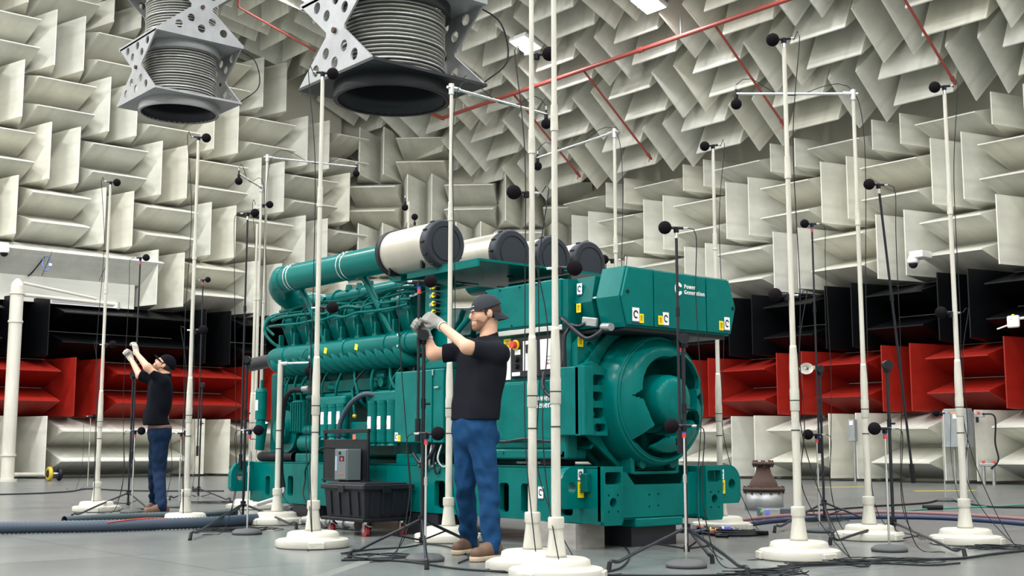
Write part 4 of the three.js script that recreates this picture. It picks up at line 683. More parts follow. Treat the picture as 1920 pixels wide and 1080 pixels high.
  part('engine_foot', [eb(0.04, 0.3, 0.60, 0.70, 4.1, 4.5, 0.02)], GR, gen); part('engine_foot', [eb(0.04, 0.3, 0.60, 0.70, 2.3, 2.7, 0.02)], GR, gen);
  part('exhaust_pipe', [rod(E(0.2, 1.72, 4.95), E(0.25, 1.68, 5.9), 0.075)], MAT.darkMetal, gen);
  part('drain_hose', [sweep([E(0.2, 0.68, 5.4), E(0.1, 0.66, 5.3), E(0.05, 0.66, 5.0), E(0.1, 0.66, 4.6)], 0.05, 12, 24)], MAT.rubber, gen);
  // junction cabinet beside the block
  const jb = part('junction_cabinet', eb(-0.04, 0.36, 0.79, 1.43, 1.88, 2.60, 0.012), GR, gen);
  part('cabinet_door', eb(-0.052, -0.04, 0.80, 1.42, 2.03, 2.59, 0.004), GR, jb); part('door_handle', eb(-0.06, -0.05, 1.26, 1.275, 1.93, 1.99, 0.003), MAT.steel, jb); part('hinge', cy(0.008, 0.008, 0.05, 8, -0.05, 1.4, -2.02), MAT.steel, jb);
  sideStick(2.555, 0.845, 0.045, 0.085, MS.ring, jb, -0.055); sideStick(2.51, 0.835, 0.04, 0.055, MS.yel, jb, -0.055);
  part('cabinet_bracket', [eb(0.0, 0.2, 1.43, 1.55, 1.9, 2.3, 0.02), rod(E(0.02, 1.45, 2.3), E(0.02, 1.62, 2.0), 0.03)], GR, gen);
  part('wiring', sweep([E(-0.03, 0.78, 2.0), E(-0.05, 0.68, 2.05), E(-0.04, 0.62, 2.2), E(-0.05, 0.70, 2.3)], 0.016, 8, 24), MAT.blackSatin, gen);
  for (let i = 0; i < 5; i++) part('wiring', sweep([E(0.0, 0.78, 1.95 + i * 0.07), E(-0.04, rr(0.62, 0.7), 1.95 + i * 0.06), E(-0.02, rr(0.5, 0.6), 1.9 + i * 0.09), E(0.02, 0.62, 1.85 + i * 0.1)], 0.010, 6, 20), i % 2 ? MAT.blackSatin : MAT.galv, gen);
  // blue and black hoses
  part('fuel_hose', sweep([E(0.02, 1.235, 2.95), E(-0.06, 1.245, 3.08), E(-0.10, 1.16, 3.25), E(-0.12, 1.0, 3.38), E(-0.12, 0.84, 3.42)], 0.024, 12, 40), MAT.hose, gen);
  part('hose_fitting', [cy(0.026, 0.026, 0.1, 12, 0.03, 1.235, -2.9, 'z')], MAT.galv, gen);
  part('coolant_hose', sweep([E(-0.02, 1.33, 4.28), E(-0.10, 1.32, 4.36), E(-0.14, 1.2, 4.42), E(-0.15, 0.9, 4.44), E(-0.15, 0.55, 4.44), E(-0.14, 0.36, 4.4)], 0.026, 12, 50), MAT.rubber, gen);
  part('hose_fitting', [cy(0.03, 0.03, 0.12, 12, -0.02, 1.34, -4.2, 'z')], MAT.galv, gen);
  part('hose_end', [sweep([E(-0.14, 0.36, 4.4), E(-0.16, 0.30, 4.38), E(-0.2, 0.25, 4.44), E(-0.3, 0.19, 4.62)], 0.022, 10, 24), rod(E(-0.24, 0.225, 4.52), E(-0.28, 0.2, 4.58), 0.034), rod(E(-0.31, 0.185, 4.64), E(-0.34, 0.17, 4.7), 0.036)].slice(0, 1), MAT.galv, gen);
}
// support blocks under the skid
tag(single('support_block', [bx(0.30, 0.185, 0.42, X0 + 0.13, 0.0925, Z0 - 0.46)], MAT.concrete, 'speckled concrete support block under the near skid rail', 'block', 'blocks under the skid'), 'speckled concrete support block under the near skid rail', 'block', 'blocks under the skid');
single('support_block', [bx(0.5, 0.148, 0.3, X0 + 0.68, 0.074, Z0 - 0.26)], MAT.darkMetal, 'dark steel support block under the front cross beam', 'block', 'blocks under the skid');
single('support_block', [bx(0.25, 0.185, 0.6, X0 + 0.13, 0.0925, Z0 - 2.3)], MAT.darkMetal, 'dark steel support block under the middle of the skid rail', 'block', 'blocks under the skid');
single('support_block', [bx(0.25, 0.185, 0.5, X0 + 0.13, 0.0925, Z0 - 4.2)], MAT.darkMetal, 'dark steel support block under the far part of the skid rail', 'block', 'blocks under the skid');
single('support_block', [bx(0.25, 0.185, 0.5, X0 + 1.22, 0.0925, Z0 - 1.2)], MAT.concrete, 'concrete support block under the far-side skid rail near the alternator', 'block', 'blocks under the skid');
// ---------- people ----------
function surfaceNet(f, lo, hi, cell) {
  const nx = Math.ceil((hi.x - lo.x) / cell) + 1, ny = Math.ceil((hi.y - lo.y) / cell) + 1, nzz = Math.ceil((hi.z - lo.z) / cell) + 1;
  const val = new Float32Array(nx * ny * nzz), id = (i, j, k) => (k * ny + j) * nx + i;
  for (let k = 0; k < nzz; k++) for (let j = 0; j < ny; j++) for (let i = 0; i < nx; i++) val[id(i, j, k)] = f(lo.x + i * cell, lo.y + j * cell, lo.z + k * cell);
  const vid = new Int32Array(nx * ny * nzz).fill(-1), pos = [], idx = [];
  const C8 = [[0, 0, 0], [1, 0, 0], [0, 1, 0], [1, 1, 0], [0, 0, 1], [1, 0, 1], [0, 1, 1], [1, 1, 1]], ED = [[0, 1], [2, 3], [4, 5], [6, 7], [0, 2], [1, 3], [4, 6], [5, 7], [0, 4], [1, 5], [2, 6], [3, 7]];
  for (let k = 0; k < nzz - 1; k++) for (let j = 0; j < ny - 1; j++) for (let i = 0; i < nx - 1; i++) {
    let m = 0; const v = []; for (let c = 0; c < 8; c++) { const q = val[id(i + C8[c][0], j + C8[c][1], k + C8[c][2])]; v.push(q); if (q < 0) m |= 1 << c; }
    if (m === 0 || m === 255) continue;
    let x = 0, y = 0, z = 0, n = 0; for (const [a, b] of ED) { if ((v[a] < 0) === (v[b] < 0)) continue; const t = v[a] / (v[a] - v[b]); x += C8[a][0] + (C8[b][0] - C8[a][0]) * t; y += C8[a][1] + (C8[b][1] - C8[a][1]) * t; z += C8[a][2] + (C8[b][2] - C8[a][2]) * t; n++; }
    vid[id(i, j, k)] = pos.length / 3; pos.push(lo.x + (i + x / n) * cell, lo.y + (j + y / n) * cell, lo.z + (k + z / n) * cell);
  }
  const q4 = (a, b, c, d, fl) => { if (a < 0 || b < 0 || c < 0 || d < 0) return; fl ? idx.push(a, b, c, a, c, d) : idx.push(a, c, b, a, d, c); };
  for (let k = 1; k < nzz - 1; k++) for (let j = 1; j < ny - 1; j++) for (let i = 1; i < nx - 1; i++) {
    const s = val[id(i, j, k)] < 0;
    if (s !== (val[id(i + 1, j, k)] < 0)) q4(vid[id(i, j - 1, k - 1)], vid[id(i, j, k - 1)], vid[id(i, j, k)], vid[id(i, j - 1, k)], s);
    if (s !== (val[id(i, j + 1, k)] < 0)) q4(vid[id(i - 1, j, k - 1)], vid[id(i - 1, j, k)], vid[id(i, j, k)], vid[id(i, j, k - 1)], s);
    if (s !== (val[id(i, j, k + 1)] < 0)) q4(vid[id(i - 1, j - 1, k)], vid[id(i, j - 1, k)], vid[id(i, j, k)], vid[id(i - 1, j, k)], s);
  }
  const g = new THREE.BufferGeometry(); g.setAttribute('position', new THREE.Float32BufferAttribute(pos, 3)); g.setIndex(idx); g.computeVertexNormals();
  const uv = []; for (let i = 0; i < pos.length; i += 3) uv.push((pos[i] * CR.x + pos[i + 2] * CR.z) * 3, pos[i + 1] * 3); g.setAttribute('uv', new THREE.Float32BufferAttribute(uv, 2));
  return clean(g);
}
const smin = (a, b, k) => { const h = Math.max(k - Math.abs(a - b), 0) / k; return Math.min(a, b) - h * h * k * 0.25; };
const cap = (p, q, r1, r2 = r1) => { const dx = q.x - p.x, dy = q.y - p.y, dz = q.z - p.z, l2 = dx * dx + dy * dy + dz * dz || 1e-9; return (x, y, z) => { const ax = x - p.x, ay = y - p.y, az = z - p.z; let t = (ax * dx + ay * dy + az * dz) / l2; t = t < 0 ? 0 : t > 1 ? 1 : t; const ex = ax - dx * t, ey = ay - dy * t, ez = az - dz * t; return Math.sqrt(ex * ex + ey * ey + ez * ez) - (r1 + (r2 - r1) * t); }; };
// ellipsoid with axes f (forward), u (up), s (side)
const ell = (c, f, u, s, a, b, d) => (x, y, z) => { const X = x - c.x, Y = y - c.y, Z = z - c.z; const p = (X * f.x + Y * f.y + Z * f.z) / a, q = (X * u.x + Y * u.y + Z * u.z) / b, w = (X * s.x + Y * s.y + Z * s.z) / d; const k = Math.sqrt(p * p + q * q + w * w); return (k - 1) * Math.min(a, b, d) * (k > 0.3 ? 1 : 1); };
const uni = (list, k) => (x, y, z) => { let d = list[0](x, y, z); for (let i = 1; i < list.length; i++) d = smin(d, list[i](x, y, z), k); return d; };
const half = (p, n) => (x, y, z) => (x - p.x) * n.x + (y - p.y) * n.y + (z - p.z) * n.z;       // positive outside along n
const inter = (...l) => (x, y, z) => { let d = -1e9; for (const f of l) d = Math.max(d, f(x, y, z)); return d; };
function boxOf(pts, pad) { const b = new THREE.Box3().setFromPoints(pts); b.expandByScalar(pad); return b; }
const net = (f, pts, pad, cell) => { const b = boxOf(pts, pad); return surfaceNet(f, b.min, b.max, cell); };
const mv = (p, ...a) => { const q = p.clone(); for (let i = 0; i < a.length; i += 2) q.addScaledVector(a[i], a[i + 1]); return q; };

function handBones(W, d, n, o = {}) {
  // wrist, direction of the palm, direction the palm faces; returns capsules of the palm, four fingers and the thumb
  d = d.clone().normalize(); n = n.clone().addScaledVector(d, -n.dot(d)).normalize(); const s = new THREE.Vector3().crossVectors(d, n).normalize().multiplyScalar(o.mirror || 1);
  const list = [], pts = [W];
  for (const k of [-0.027, -0.009, 0.009, 0.027]) list.push(cap(mv(W, d, 0.012, s, k * 0.75), mv(W, d, 0.088, s, k), 0.017, 0.0145));
  [[0.029, 0.95], [0.0098, 1.06], [-0.0098, 1.0], [-0.029, 0.82]].forEach(([k, L], i) => {
    let p = mv(W, d, 0.09, s, k); const c = o.curl || [0.7, 1.3, 1.0]; let ang = 0, r = 0.0098;
    [0.042, 0.028, 0.022].forEach((l, j) => { ang += c[j] * (1 + 0.06 * (i - 1.5)); const q = mv(p, d, Math.cos(ang) * l * L, n, Math.sin(ang) * l * L); list.push(cap(p, q, r, r - 0.0008)); p = q; r -= 0.0008; pts.push(p); });
  });
  const t0 = mv(W, d, 0.025, s, 0.028), t1 = mv(t0, d, 0.035, s, 0.022, n, 0.018), t2 = mv(t1, d, 0.024, n, 0.022, s, o.thumb || -0.002), t3 = mv(t2, d, 0.016, n, 0.016, s, (o.thumb || -0.002) * 2);
  list.push(cap(t0, t1, 0.016, 0.0125), cap(t1, t2, 0.0125, 0.011), cap(t2, t3, 0.011, 0.0095)); pts.push(t1, t2, t3);
  return { list, pts };
}
function person(c) {
  const base = c.base, t0 = AWAY.dot(base);
  const J = (px, py, off = 0) => { const r = ray(px, py); return V3(0, EYE, 0).addScaledVector(r, (t0 + off) / AWAY.dot(r)); };
  const dirF = th => RIGHT.clone().multiplyScalar(-Math.cos(th)).addScaledVector(AWAY, -Math.sin(th));
  const dirS = th => RIGHT.clone().multiplyScalar(Math.sin(th)).addScaledVector(AWAY, -Math.cos(th));   // the person's left
  const T = c.turn, Fb = dirF(T), Sb = dirS(T);
  const root = thing('person', c.label, 'person', base.clone()); const loc = g => g.translate(-base.x, -base.y, -base.z);
  const add = (name, g, m, par = root) => part(name, loc(g), m, par);
  const pel = J(...c.pelvis), chest = J(...c.chest), waist = J(...c.waist), neck = J(...c.neck);
  const shL = J(...c.shL), shR = J(...c.shR), elL = J(...c.elL), elR = J(...c.elR), wrL = J(...c.wrL), wrR = J(...c.wrR);
  const hipL = mv(pel, Sb, 0.085, UP, -0.03), hipR = mv(pel, Sb, -0.085, UP, -0.03), knL = J(...c.knL), knR = J(...c.knR), anL = mv(c.footL, UP, 0.085), anR = mv(c.footR, UP, 0.085);
  // head frame
  const pitch = c.pitch || 0, f0 = dirF(c.headTurn), hs = dirS(c.headTurn), hf = f0.clone().multiplyScalar(Math.cos(pitch)).addScaledVector(UP, Math.sin(pitch)), hu = UP.clone().multiplyScalar(Math.cos(pitch)).addScaledVector(f0, -Math.sin(pitch));
  const H = J(...c.head), hp = (f, u, s = 0) => mv(H, hf, f, hu, u, hs, s);
  const cran = k => ell(hp(-0.008, 0.032), hf, hu, hs, 0.098 + k, 0.095 + k, 0.078 + k);
  const headParts = [cran(0), ell(hp(0.022, -0.03), hf, hu, hs, 0.070, 0.085, 0.064), ell(hp(0.052, -0.075), hf, hu, hs, 0.042, 0.036, 0.042), cap(hp(0.078, -0.098, -0.012), hp(0.078, -0.098, 0.012), 0.018), cap(hp(0.083, 0.022, -0.028), hp(0.083, 0.022, 0.028), 0.016), cap(hp(0.088, 0.016), hp(0.108, -0.018), 0.010, 0.0135), cap(hp(0.098, -0.022, -0.011), hp(0.098, -0.022, 0.011), 0.010), cap(hp(0.084, -0.055, -0.017), hp(0.084, -0.055, 0.017), 0.010), cap(hp(0.082, -0.066, -0.013), hp(0.082, -0.066, 0.013), 0.010), ell(hp(0.055, -0.02, 0.045), hf, hu, hs, 0.03, 0.03, 0.022), ell(hp(0.055, -0.02, -0.045), hf, hu, hs, 0.03, 0.03, 0.022)];
  const hb8 = []; for (const f of [-0.12, 0.13]) for (const u of [-0.16, 0.14]) for (const s of [-0.1, 0.1]) hb8.push(hp(f, u, s));
  const ears = [-1, 1].map(s => ell(hp(-0.012, -0.004, s * 0.078), hf, hu, hs, 0.02, 0.032, 0.011));
  const headF = uni([uni(headParts, 0.022), uni(ears, 0.004)], 0.006);
  const neckF = cap(hp(-0.026, -0.055), neck, 0.054, 0.060);
  const hL = handBones(wrL, c.handL.d, c.handL.n, c.handL), hR = handBones(wrR, c.handR.d, c.handR.n, c.handR);
  const bodyList = [neckF, cap(shL, elL, 0.050, 0.043), cap(elL, wrL, 0.044, 0.029), cap(shR, elR, 0.050, 0.043), cap(elR, wrR, 0.044, 0.029),
    cap(mv(chest, Sb, -0.10), mv(chest, Sb, 0.10), 0.095), cap(mv(waist, Sb, -0.07), mv(waist, Sb, 0.07), 0.095), cap(mv(chest, UP, 0.0), neck, 0.09, 0.05), cap(mv(pel, Sb, -0.07), mv(pel, Sb, 0.07), 0.10), cap(chest, pel, 0.1), cap(hipL, knL, 0.078, 0.055), cap(knL, anL, 0.052, 0.038), cap(hipR, knR, 0.078, 0.055), cap(knR, anR, 0.052, 0.038)];
  const bodyCore = uni(bodyList, 0.035);
  const all = [pel, chest, shL, shR, elL, elR, wrL, wrR, knL, knR, c.footL, c.footR, H];
  const coreG = net((x, y, z) => bodyCore(x, y, z), all, 0.16, 0.013);
  const headG = net((x, y, z) => smin(headF(x, y, z), neckF(x, y, z), 0.02), hb8, 0.01, 0.0045);
  const palms = [hL, hR].map(h => net(uni(h.list, 0.006), [...h.pts], 0.03, 0.004));
  const body = add('body', join([coreG, headG, ...palms]), MAT.skin);
  // gloves with a knitted cuff
  [[hL, wrL, elL], [hR, wrR, elR]].forEach(([h, w, e]) => {
    const back = e.clone().sub(w).normalize(); const cuff = cap(mv(w, back, -0.01), mv(w, back, 0.04), 0.0335, 0.036);
    const f = uni([uni(h.list, 0.008), cuff], 0.012), cut = half(mv(w, back, 0.045), back);
    const gl = add('glove', net((x, y, z) => Math.max(f(x, y, z) - 0.0028, cut(x, y, z)), [...h.pts, mv(w, back, 0.05)], 0.05, 0.0035), c.glove, body);
    add('cuff', loc0(torusAt(mv(w, back, 0.042), back, 0.036, 0.004)), MAT.white, gl);
  });
  // polo shirt
  const wr = (x, y, z, a) => { const u = (x * CR.x + z * CR.z) * 20; return a * (Math.sin(9 * y + u + 1.2 * Math.sin(13 * y)) * Math.sin(17 * y - u * 0.6) + 0.4 * Math.sin(31 * y + 1.8 * u)); };
  const slL = mv(shL, elL.clone().sub(shL).normalize(), c.sleeve || 0.20), slR = mv(shR, elR.clone().sub(shR).normalize(), c.sleeve || 0.20);
  const chain = [], ks = [[mv(chest, UP, 0.07), 0.112, 0.098], [chest, 0.108, 0.112], [chest.clone().lerp(waist, 0.5), 0.10, 0.112], [mv(waist, Fb, c.belly || 0), 0.092, 0.109], [waist.clone().lerp(pel, 0.5).addScaledVector(Fb, (c.belly || 0) * 0.7), 0.088, 0.111], [pel, 0.085, 0.114]];
  for (let i = 0; i < ks.length; i++) for (const t of i < ks.length - 1 ? [0, 0.5] : [0]) { const A = ks[i], B = ks[Math.min(i + 1, ks.length - 1)], p = A[0].clone().lerp(B[0], t), w = A[1] + (B[1] - A[1]) * t, r = A[2] + (B[2] - A[2]) * t + (c.fat || 0); chain.push(cap(mv(p, Sb, -w), mv(p, Sb, w), r)); }
  const torso = uni([...chain, cap(mv(neck, UP, -0.025), mv(shL, UP, 0.0), 0.066, 0.062), cap(mv(neck, UP, -0.025), mv(shR, UP, 0.0), 0.066, 0.062)], 0.04);
  const sleeveL = inter(cap(shL, elL, 0.072, 0.064), half(slL, elL.clone().sub(shL).normalize())), sleeveR = inter(cap(shR, elR, 0.072, 0.064), half(slR, elR.clone().sub(shR).normalize()));
  const hem = J(...c.hem), collarN = hu.clone().lerp(UP, 0.5).normalize();
  const shirtF = (x, y, z) => { let d = smin(torso(x, y, z), Math.min(sleeveL(x, y, z), sleeveR(x, y, z)), 0.03) + wr(x, y, z, 0.0035); d = Math.max(d, hem.y - y); d = Math.max(d, half(mv(neck, UP, 0.012), collarN)(x, y, z)); return d; };
  const shirt = add('polo_shirt', net(shirtF, [pel, chest, shL, shR, slL, slR, neck, hem], 0.17, 0.009), c.shirt, body);
  const cF = (x, y, z) => { const d = cap(mv(neck, UP, -0.03), mv(neck, UP, 0.035), 0.078, 0.068)(x, y, z); return Math.max(d, half(mv(neck, UP, 0.028, Fb, 0.0), collarN.clone().addScaledVector(Fb, 0.35).normalize())(x, y, z), -d - 0.02); };
  add('collar', net(cF, [neck], 0.12, 0.007), c.shirt, shirt);
  if (c.emblem) { const e = mv(chest, Fb, 0.10 + (c.fat || 0), Sb, 0.085, UP, 0.03); add('chest_emblem', loc0(sp(0.016, e.x, e.y, e.z, 1, 1, 1, 8, 6)), MAT.white, shirt); }
  // jeans
  const jf = uni([cap(mv(pel, Sb, -0.085), mv(pel, Sb, 0.085), 0.113 + (c.fat || 0)), cap(mv(pel, Sb, -0.08, UP, 0.07), mv(pel, Sb, 0.08, UP, 0.07), 0.108 + (c.fat || 0)), cap(mv(pel, UP, 0.04), mv(pel, UP, -0.05), 0.115), uni([cap(hipL, knL, 0.101, 0.075), cap(knL, anL, 0.073, 0.064)], 0.02), uni([cap(hipR, knR, 0.101, 0.075), cap(knR, anR, 0.073, 0.064)], 0.02)], 0.022);
  const fold = (x, y, z) => { const u = (x * CR.x + z * CR.z) * 22, w = Math.sin(u + 7 * y); return (0.0035 * Math.sin(26 * y + 3.2 * w + u * 0.8) * Math.sin(9 * y + u) + 0.003 * Math.sin(47 * y - 1.7 * u + 2 * w) * Math.sin(13 * y + 1.3 * u)) * (y < 0.3 ? 2.2 : y < 0.62 ? 1.6 : 0.9); };
  const jeansF = (x, y, z) => Math.max(jf(x, y, z) + fold(x, y, z), y - (hem.y + 0.03), 0.045 - y);
  const jeans = add('jeans', net(jeansF, [pel, hem, knL, knR, c.footL, c.footR, hipL, hipR], 0.16, 0.009), c.jeans, body);
  if (c.belt) { const bf = (x, y, z) => Math.max(jf(x, y, z) - 0.006, Math.abs(y - (hem.y - 0.022)) - 0.022); add('belt', net(bf, [mv(pel, UP, 0.1), mv(pel, UP, -0.02)], 0.2, 0.009), MAT.leather, jeans); }
  else { add('back_pocket', loc0(sp(0.05, ...mv(pel, Sb, 0.09, Fb, -0.115, UP, -0.05).toArray(), 0.9, 1.1, 0.25, 10, 8)), c.jeans, jeans); }
  // shoes
  [[c.footL, c.toeL], [c.footR, c.toeR]].forEach(([h, tt]) => {
    const d = tt.clone().sub(h).setY(0).normalize(), L = 0.20; const heel = mv(h, d, -0.045), toe = mv(h, d, L - 0.03);
    const up = uni([cap(mv(heel, UP, 0.062), mv(heel, UP, 0.08), 0.042), cap(mv(heel, UP, 0.06), mv(toe, UP, 0.052), 0.043, 0.040), cap(mv(h, UP, 0.10), mv(h, d, 0.07, UP, 0.075), 0.045, 0.038)], 0.03);
    const sh = add('shoe', net((x, y, z) => Math.max(up(x, y, z), 0.03 - y, y - 0.125), [heel, toe], 0.13, 0.006), MAT.leather, body);
    const so = cap(mv(heel, UP, 0.018), mv(toe, UP, 0.018), 0.049, 0.047); add('sole', net((x, y, z) => Math.max(so(x, y, z), y - 0.034, 0.002 - y), [heel, toe], 0.08, 0.006), MAT.sole, sh);
    for (let k = 0; k < 3; k++) { const q = mv(h, d, 0.06 + k * 0.025, UP, 0.112 - k * 0.012), s2 = new THREE.Vector3().crossVectors(d, UP); add('lace', loc0(rod(mv(q, s2, -0.022), mv(q, s2, 0.022), 0.003)), MAT.sole, sh); }
  });
  // cap, hair, beard, glasses, eyes
  const capPl = half(hp(0, 0.034), hu.clone().multiplyScalar(-1).addScaledVector(hf, c.capBack ? -0.30 : 0.08).normalize());
  const capF = (x, y, z) => { const d = cran(0.014)(x, y, z); return Math.max(d, -(d + 0.012), capPl(x, y, z)); };
  const hb = hb8;
  const capM = add('cap', net(capF, hb, 0.02, 0.0045), c.capMat, body);
  const bs = c.capBack ? -1 : 1; const brimPts = []; 
  { const bg = []; const nA = 14, pos = []; const V = (i, j, t) => { const q = (i / nA - 0.5) * 2.4, rad = 0.088 + 0.072 * j * Math.cos((i / nA - 0.5) * 2.2) ; const drop = c.capBack ? -0.055 * j : -0.012 * j; const p = hp(bs * (rad * Math.cos(q) + 0.008 * j), 0.036 + drop - 0.018 * Math.abs(Math.sin(q)) * 1.2 - t + (c.capBack ? -0.006 : 0), 0.088 * Math.sin(q) * (1 - 0.12 * j)); return [p.x, p.y, p.z]; };
    const quad = (a, b, c2, d) => pos.push(...a, ...b, ...c2, ...a, ...c2, ...d);
    for (let i = 0; i < nA; i++) for (let j = 0; j < 4; j++) { const j0 = j / 4, j1 = (j + 1) / 4; quad(V(i, j0, 0), V(i + 1, j0, 0), V(i + 1, j1, 0), V(i, j1, 0)); quad(V(i, j1, 0.004), V(i + 1, j1, 0.004), V(i + 1, j0, 0.004), V(i, j0, 0.004)); if (j === 3) quad(V(i, 1, 0), V(i + 1, 1, 0), V(i + 1, 1, 0.004), V(i, 1, 0.004)); }
    const g = new THREE.BufferGeometry(); g.setAttribute('position', new THREE.Float32BufferAttribute(pos, 3)); g.computeVertexNormals(); add('brim', clean(g), c.capMat, capM); }
  const bt = hp(-0.008, 0.128); add('cap_button', loc0(sp(0.008, bt.x, bt.y, bt.z, 1, 0.6, 1, 10, 6)), c.capMat, capM);
  if (c.capBack) { const st = []; for (let i = 0; i <= 8; i++) { const q = (i / 8 - 0.5) * 1.3; st.push(hp(0.104 * Math.cos(q) - 0.006, 0.052, 0.08 * Math.sin(q))); } add('cap_strap', loc0(sweep(st, 0.006, 6, 20)), MAT.steel, capM); }
  const hairF = (x, y, z) => { const d = cran(0.005)(x, y, z); return Math.max(d, half(hp(0.025, 0), hf)(x, y, z), half(hp(0, -0.035), hu.clone().negate())(x, y, z), half(hp(0, 0.06), hu)(x, y, z)); };
  add('hair', net(hairF, hb, 0.02, 0.0055), MAT.hair, body);
  const beardF = (x, y, z) => { const X = x - H.x, Y = y - H.y, Z = z - H.z, f = X * hf.x + Y * hf.y + Z * hf.z, u = X * hu.x + Y * hu.y + Z * hu.z; const edge = f > 0.075 ? -0.040 : f > 0.03 ? -0.040 - (0.075 - f) * 0.35 : -0.056 + (0.03 - f) * 1.1; const d = headF(x, y, z) - 0.0012; const mouth = f > 0.078 ? 0.0105 - Math.abs(u + 0.060) : -1; return Math.max(d, u - edge, -0.014 - f, mouth, -d - 0.012); };
  const bm = MAT.beard; add('beard', net(beardF, hb, 0.02, 0.0045), bm, body);
  for (const s of [-1, 1]) { const e = hp(0.082, 0.004, s * 0.03); const ey = add('eye', loc0(sp(0.0115, e.x, e.y, e.z, 1, 1, 1, 12, 8)), MAT.white, body); const ir = hp(0.0925, 0.004, s * 0.0305); add('iris', loc0(sp(0.0045, ir.x, ir.y, ir.z, 1, 1, 1, 8, 6)), MAT.hair, ey); }
  const gf = []; for (const s of [-1, 1]) { gf.push(rod(hp(0.108, 0.017, s * 0.004), hp(0.096, 0.017, s * 0.062), 0.0032)); gf.push(rod(hp(0.096, 0.017, s * 0.062), hp(-0.01, 0.012, s * 0.084), 0.003)); gf.push(rod(hp(0.112, -0.012, s * 0.012), hp(0.102, -0.014, s * 0.05), 0.0018)); }
  const gl = add('safety_glasses', loc0(join(gf)), MAT.hair, body);
  for (const s of [-1, 1]) { const lens = []; const cc = hp(0.105, 0.002, s * 0.033); const g = sp(1, 0, 0, 0, 1, 1, 1, 14, 10); const m = new THREE.Matrix4().makeBasis(hf.clone().multiplyScalar(0.002), hu.clone().multiplyScalar(0.016), hs.clone().multiplyScalar(0.027)); m.setPosition(cc); g.applyMatrix4(m); add('lens', loc0(g), MAT.lens, gl); }
  return root;
}
const loc0 = g => g;
const torusAt = (p, n, R, r) => { const g = clean(new THREE.TorusGeometry(R, r, 8, 24)); g.applyQuaternion(new THREE.Quaternion().setFromUnitVectors(V3(0, 0, 1), n)); return at(g, p.x, p.y, p.z); };
MAT.beard = mat(0.27, 0.15, 0.10, 0.8); MAT.lens = pmat(0.95, 0.92, 1.0, 0.03, 0, { transmission: 1, thickness: 0, ior: 1.3 });
{
  const base = G(888, 1046); const pole = G(791, 1042); const po = AWAY.dot(pole) - AWAY.dot(base);
  const dL = RIGHT.clone().multiplyScalar(-0.80).addScaledVector(UP, 0.5).addScaledVector(AWAY, 0.15), dR = RIGHT.clone().multiplyScalar(-0.7).addScaledVector(UP, 0.65);
  person({ label: 'person in backwards grey cap, dark polo and blue jeans gripping a black stand', base, turn: 0.61, headTurn: 0.22, pitch: -0.05,
    pelvis: [889, 806, 0], waist: [893, 752, 0], chest: [903, 690, 0], neck: [916, 634, 0.0], head: [911, 589, 0.0],
    shL: [937, 664, -0.17], shR: [880, 658, 0.15], elL: [876, 651, -0.22], elR: [812, 664, 0.16], wrL: [825, 608, po - 0.10], wrR: [799, 627, po + 0.03],
    handL: { d: dL, n: AWAY.clone().addScaledVector(RIGHT, -0.5), curl: [0.5, 1.1, 0.9], mirror: 1, thumb: -0.004 }, handR: { d: dR, n: AWAY.clone().negate().addScaledVector(RIGHT, 0.2), curl: [0.9, 1.4, 1.0], mirror: 1 },
    knL: [915, 905, -0.10], knR: [873, 905, 0.08], footL: G(922, 1050), footR: G(880, 1037), toeL: G(872, 1056), toeR: G(828, 1045), hem: [890, 788, 0],
    glove: MAT.glove, shirt: MAT.shirtDark, jeans: MAT.jeans, capMat: MAT.capCloth, capBack: true, sleeve: 0.19 });
  const b2 = G(297, 962), p2 = G(240, 950), q2 = AWAY.dot(p2) - AWAY.dot(b2);
  person({ label: 'person in black cap, black polo and dark jeans reaching up to a stand', base: b2, turn: 0.45, headTurn: 0.1, pitch: 0.72,
    pelvis: [299, 815, 0], waist: [297, 782, 0], chest: [300, 735, 0], neck: [310, 704, 0], head: [308, 685, 0.0],
    shL: [306, 716, -0.16], shR: [288, 712, 0.15], elL: [276, 688, -0.2], elR: [262, 704, 0.15], wrL: [255, 661, q2 - 0.10], wrR: [245, 672, q2 + 0.04],
    handL: { d: UP.clone().addScaledVector(RIGHT, -0.2), n: RIGHT.clone().negate().addScaledVector(AWAY, 0.6), curl: [0.4, 1.0, 0.8], mirror: -1 }, handR: { d: UP.clone().multiplyScalar(0.7).addScaledVector(RIGHT, -0.5), n: AWAY.clone().negate(), curl: [0.9, 1.4, 1.0], mirror: 1 },
    knL: [298, 888, -0.09], knR: [290, 888, 0.06], footL: G(302, 966), footR: G(290, 959), toeL: G(276, 967), toeR: G(264, 962), hem: [297, 797, 0],
    glove: MAT.gloveWhite, shirt: MAT.shirtBlack, jeans: MAT.jeansDark, capMat: MAT.shirtBlack, capBack: false, belt: true, emblem: true, fat: 0.012, belly: 0.04, sleeve: 0.17 });
}
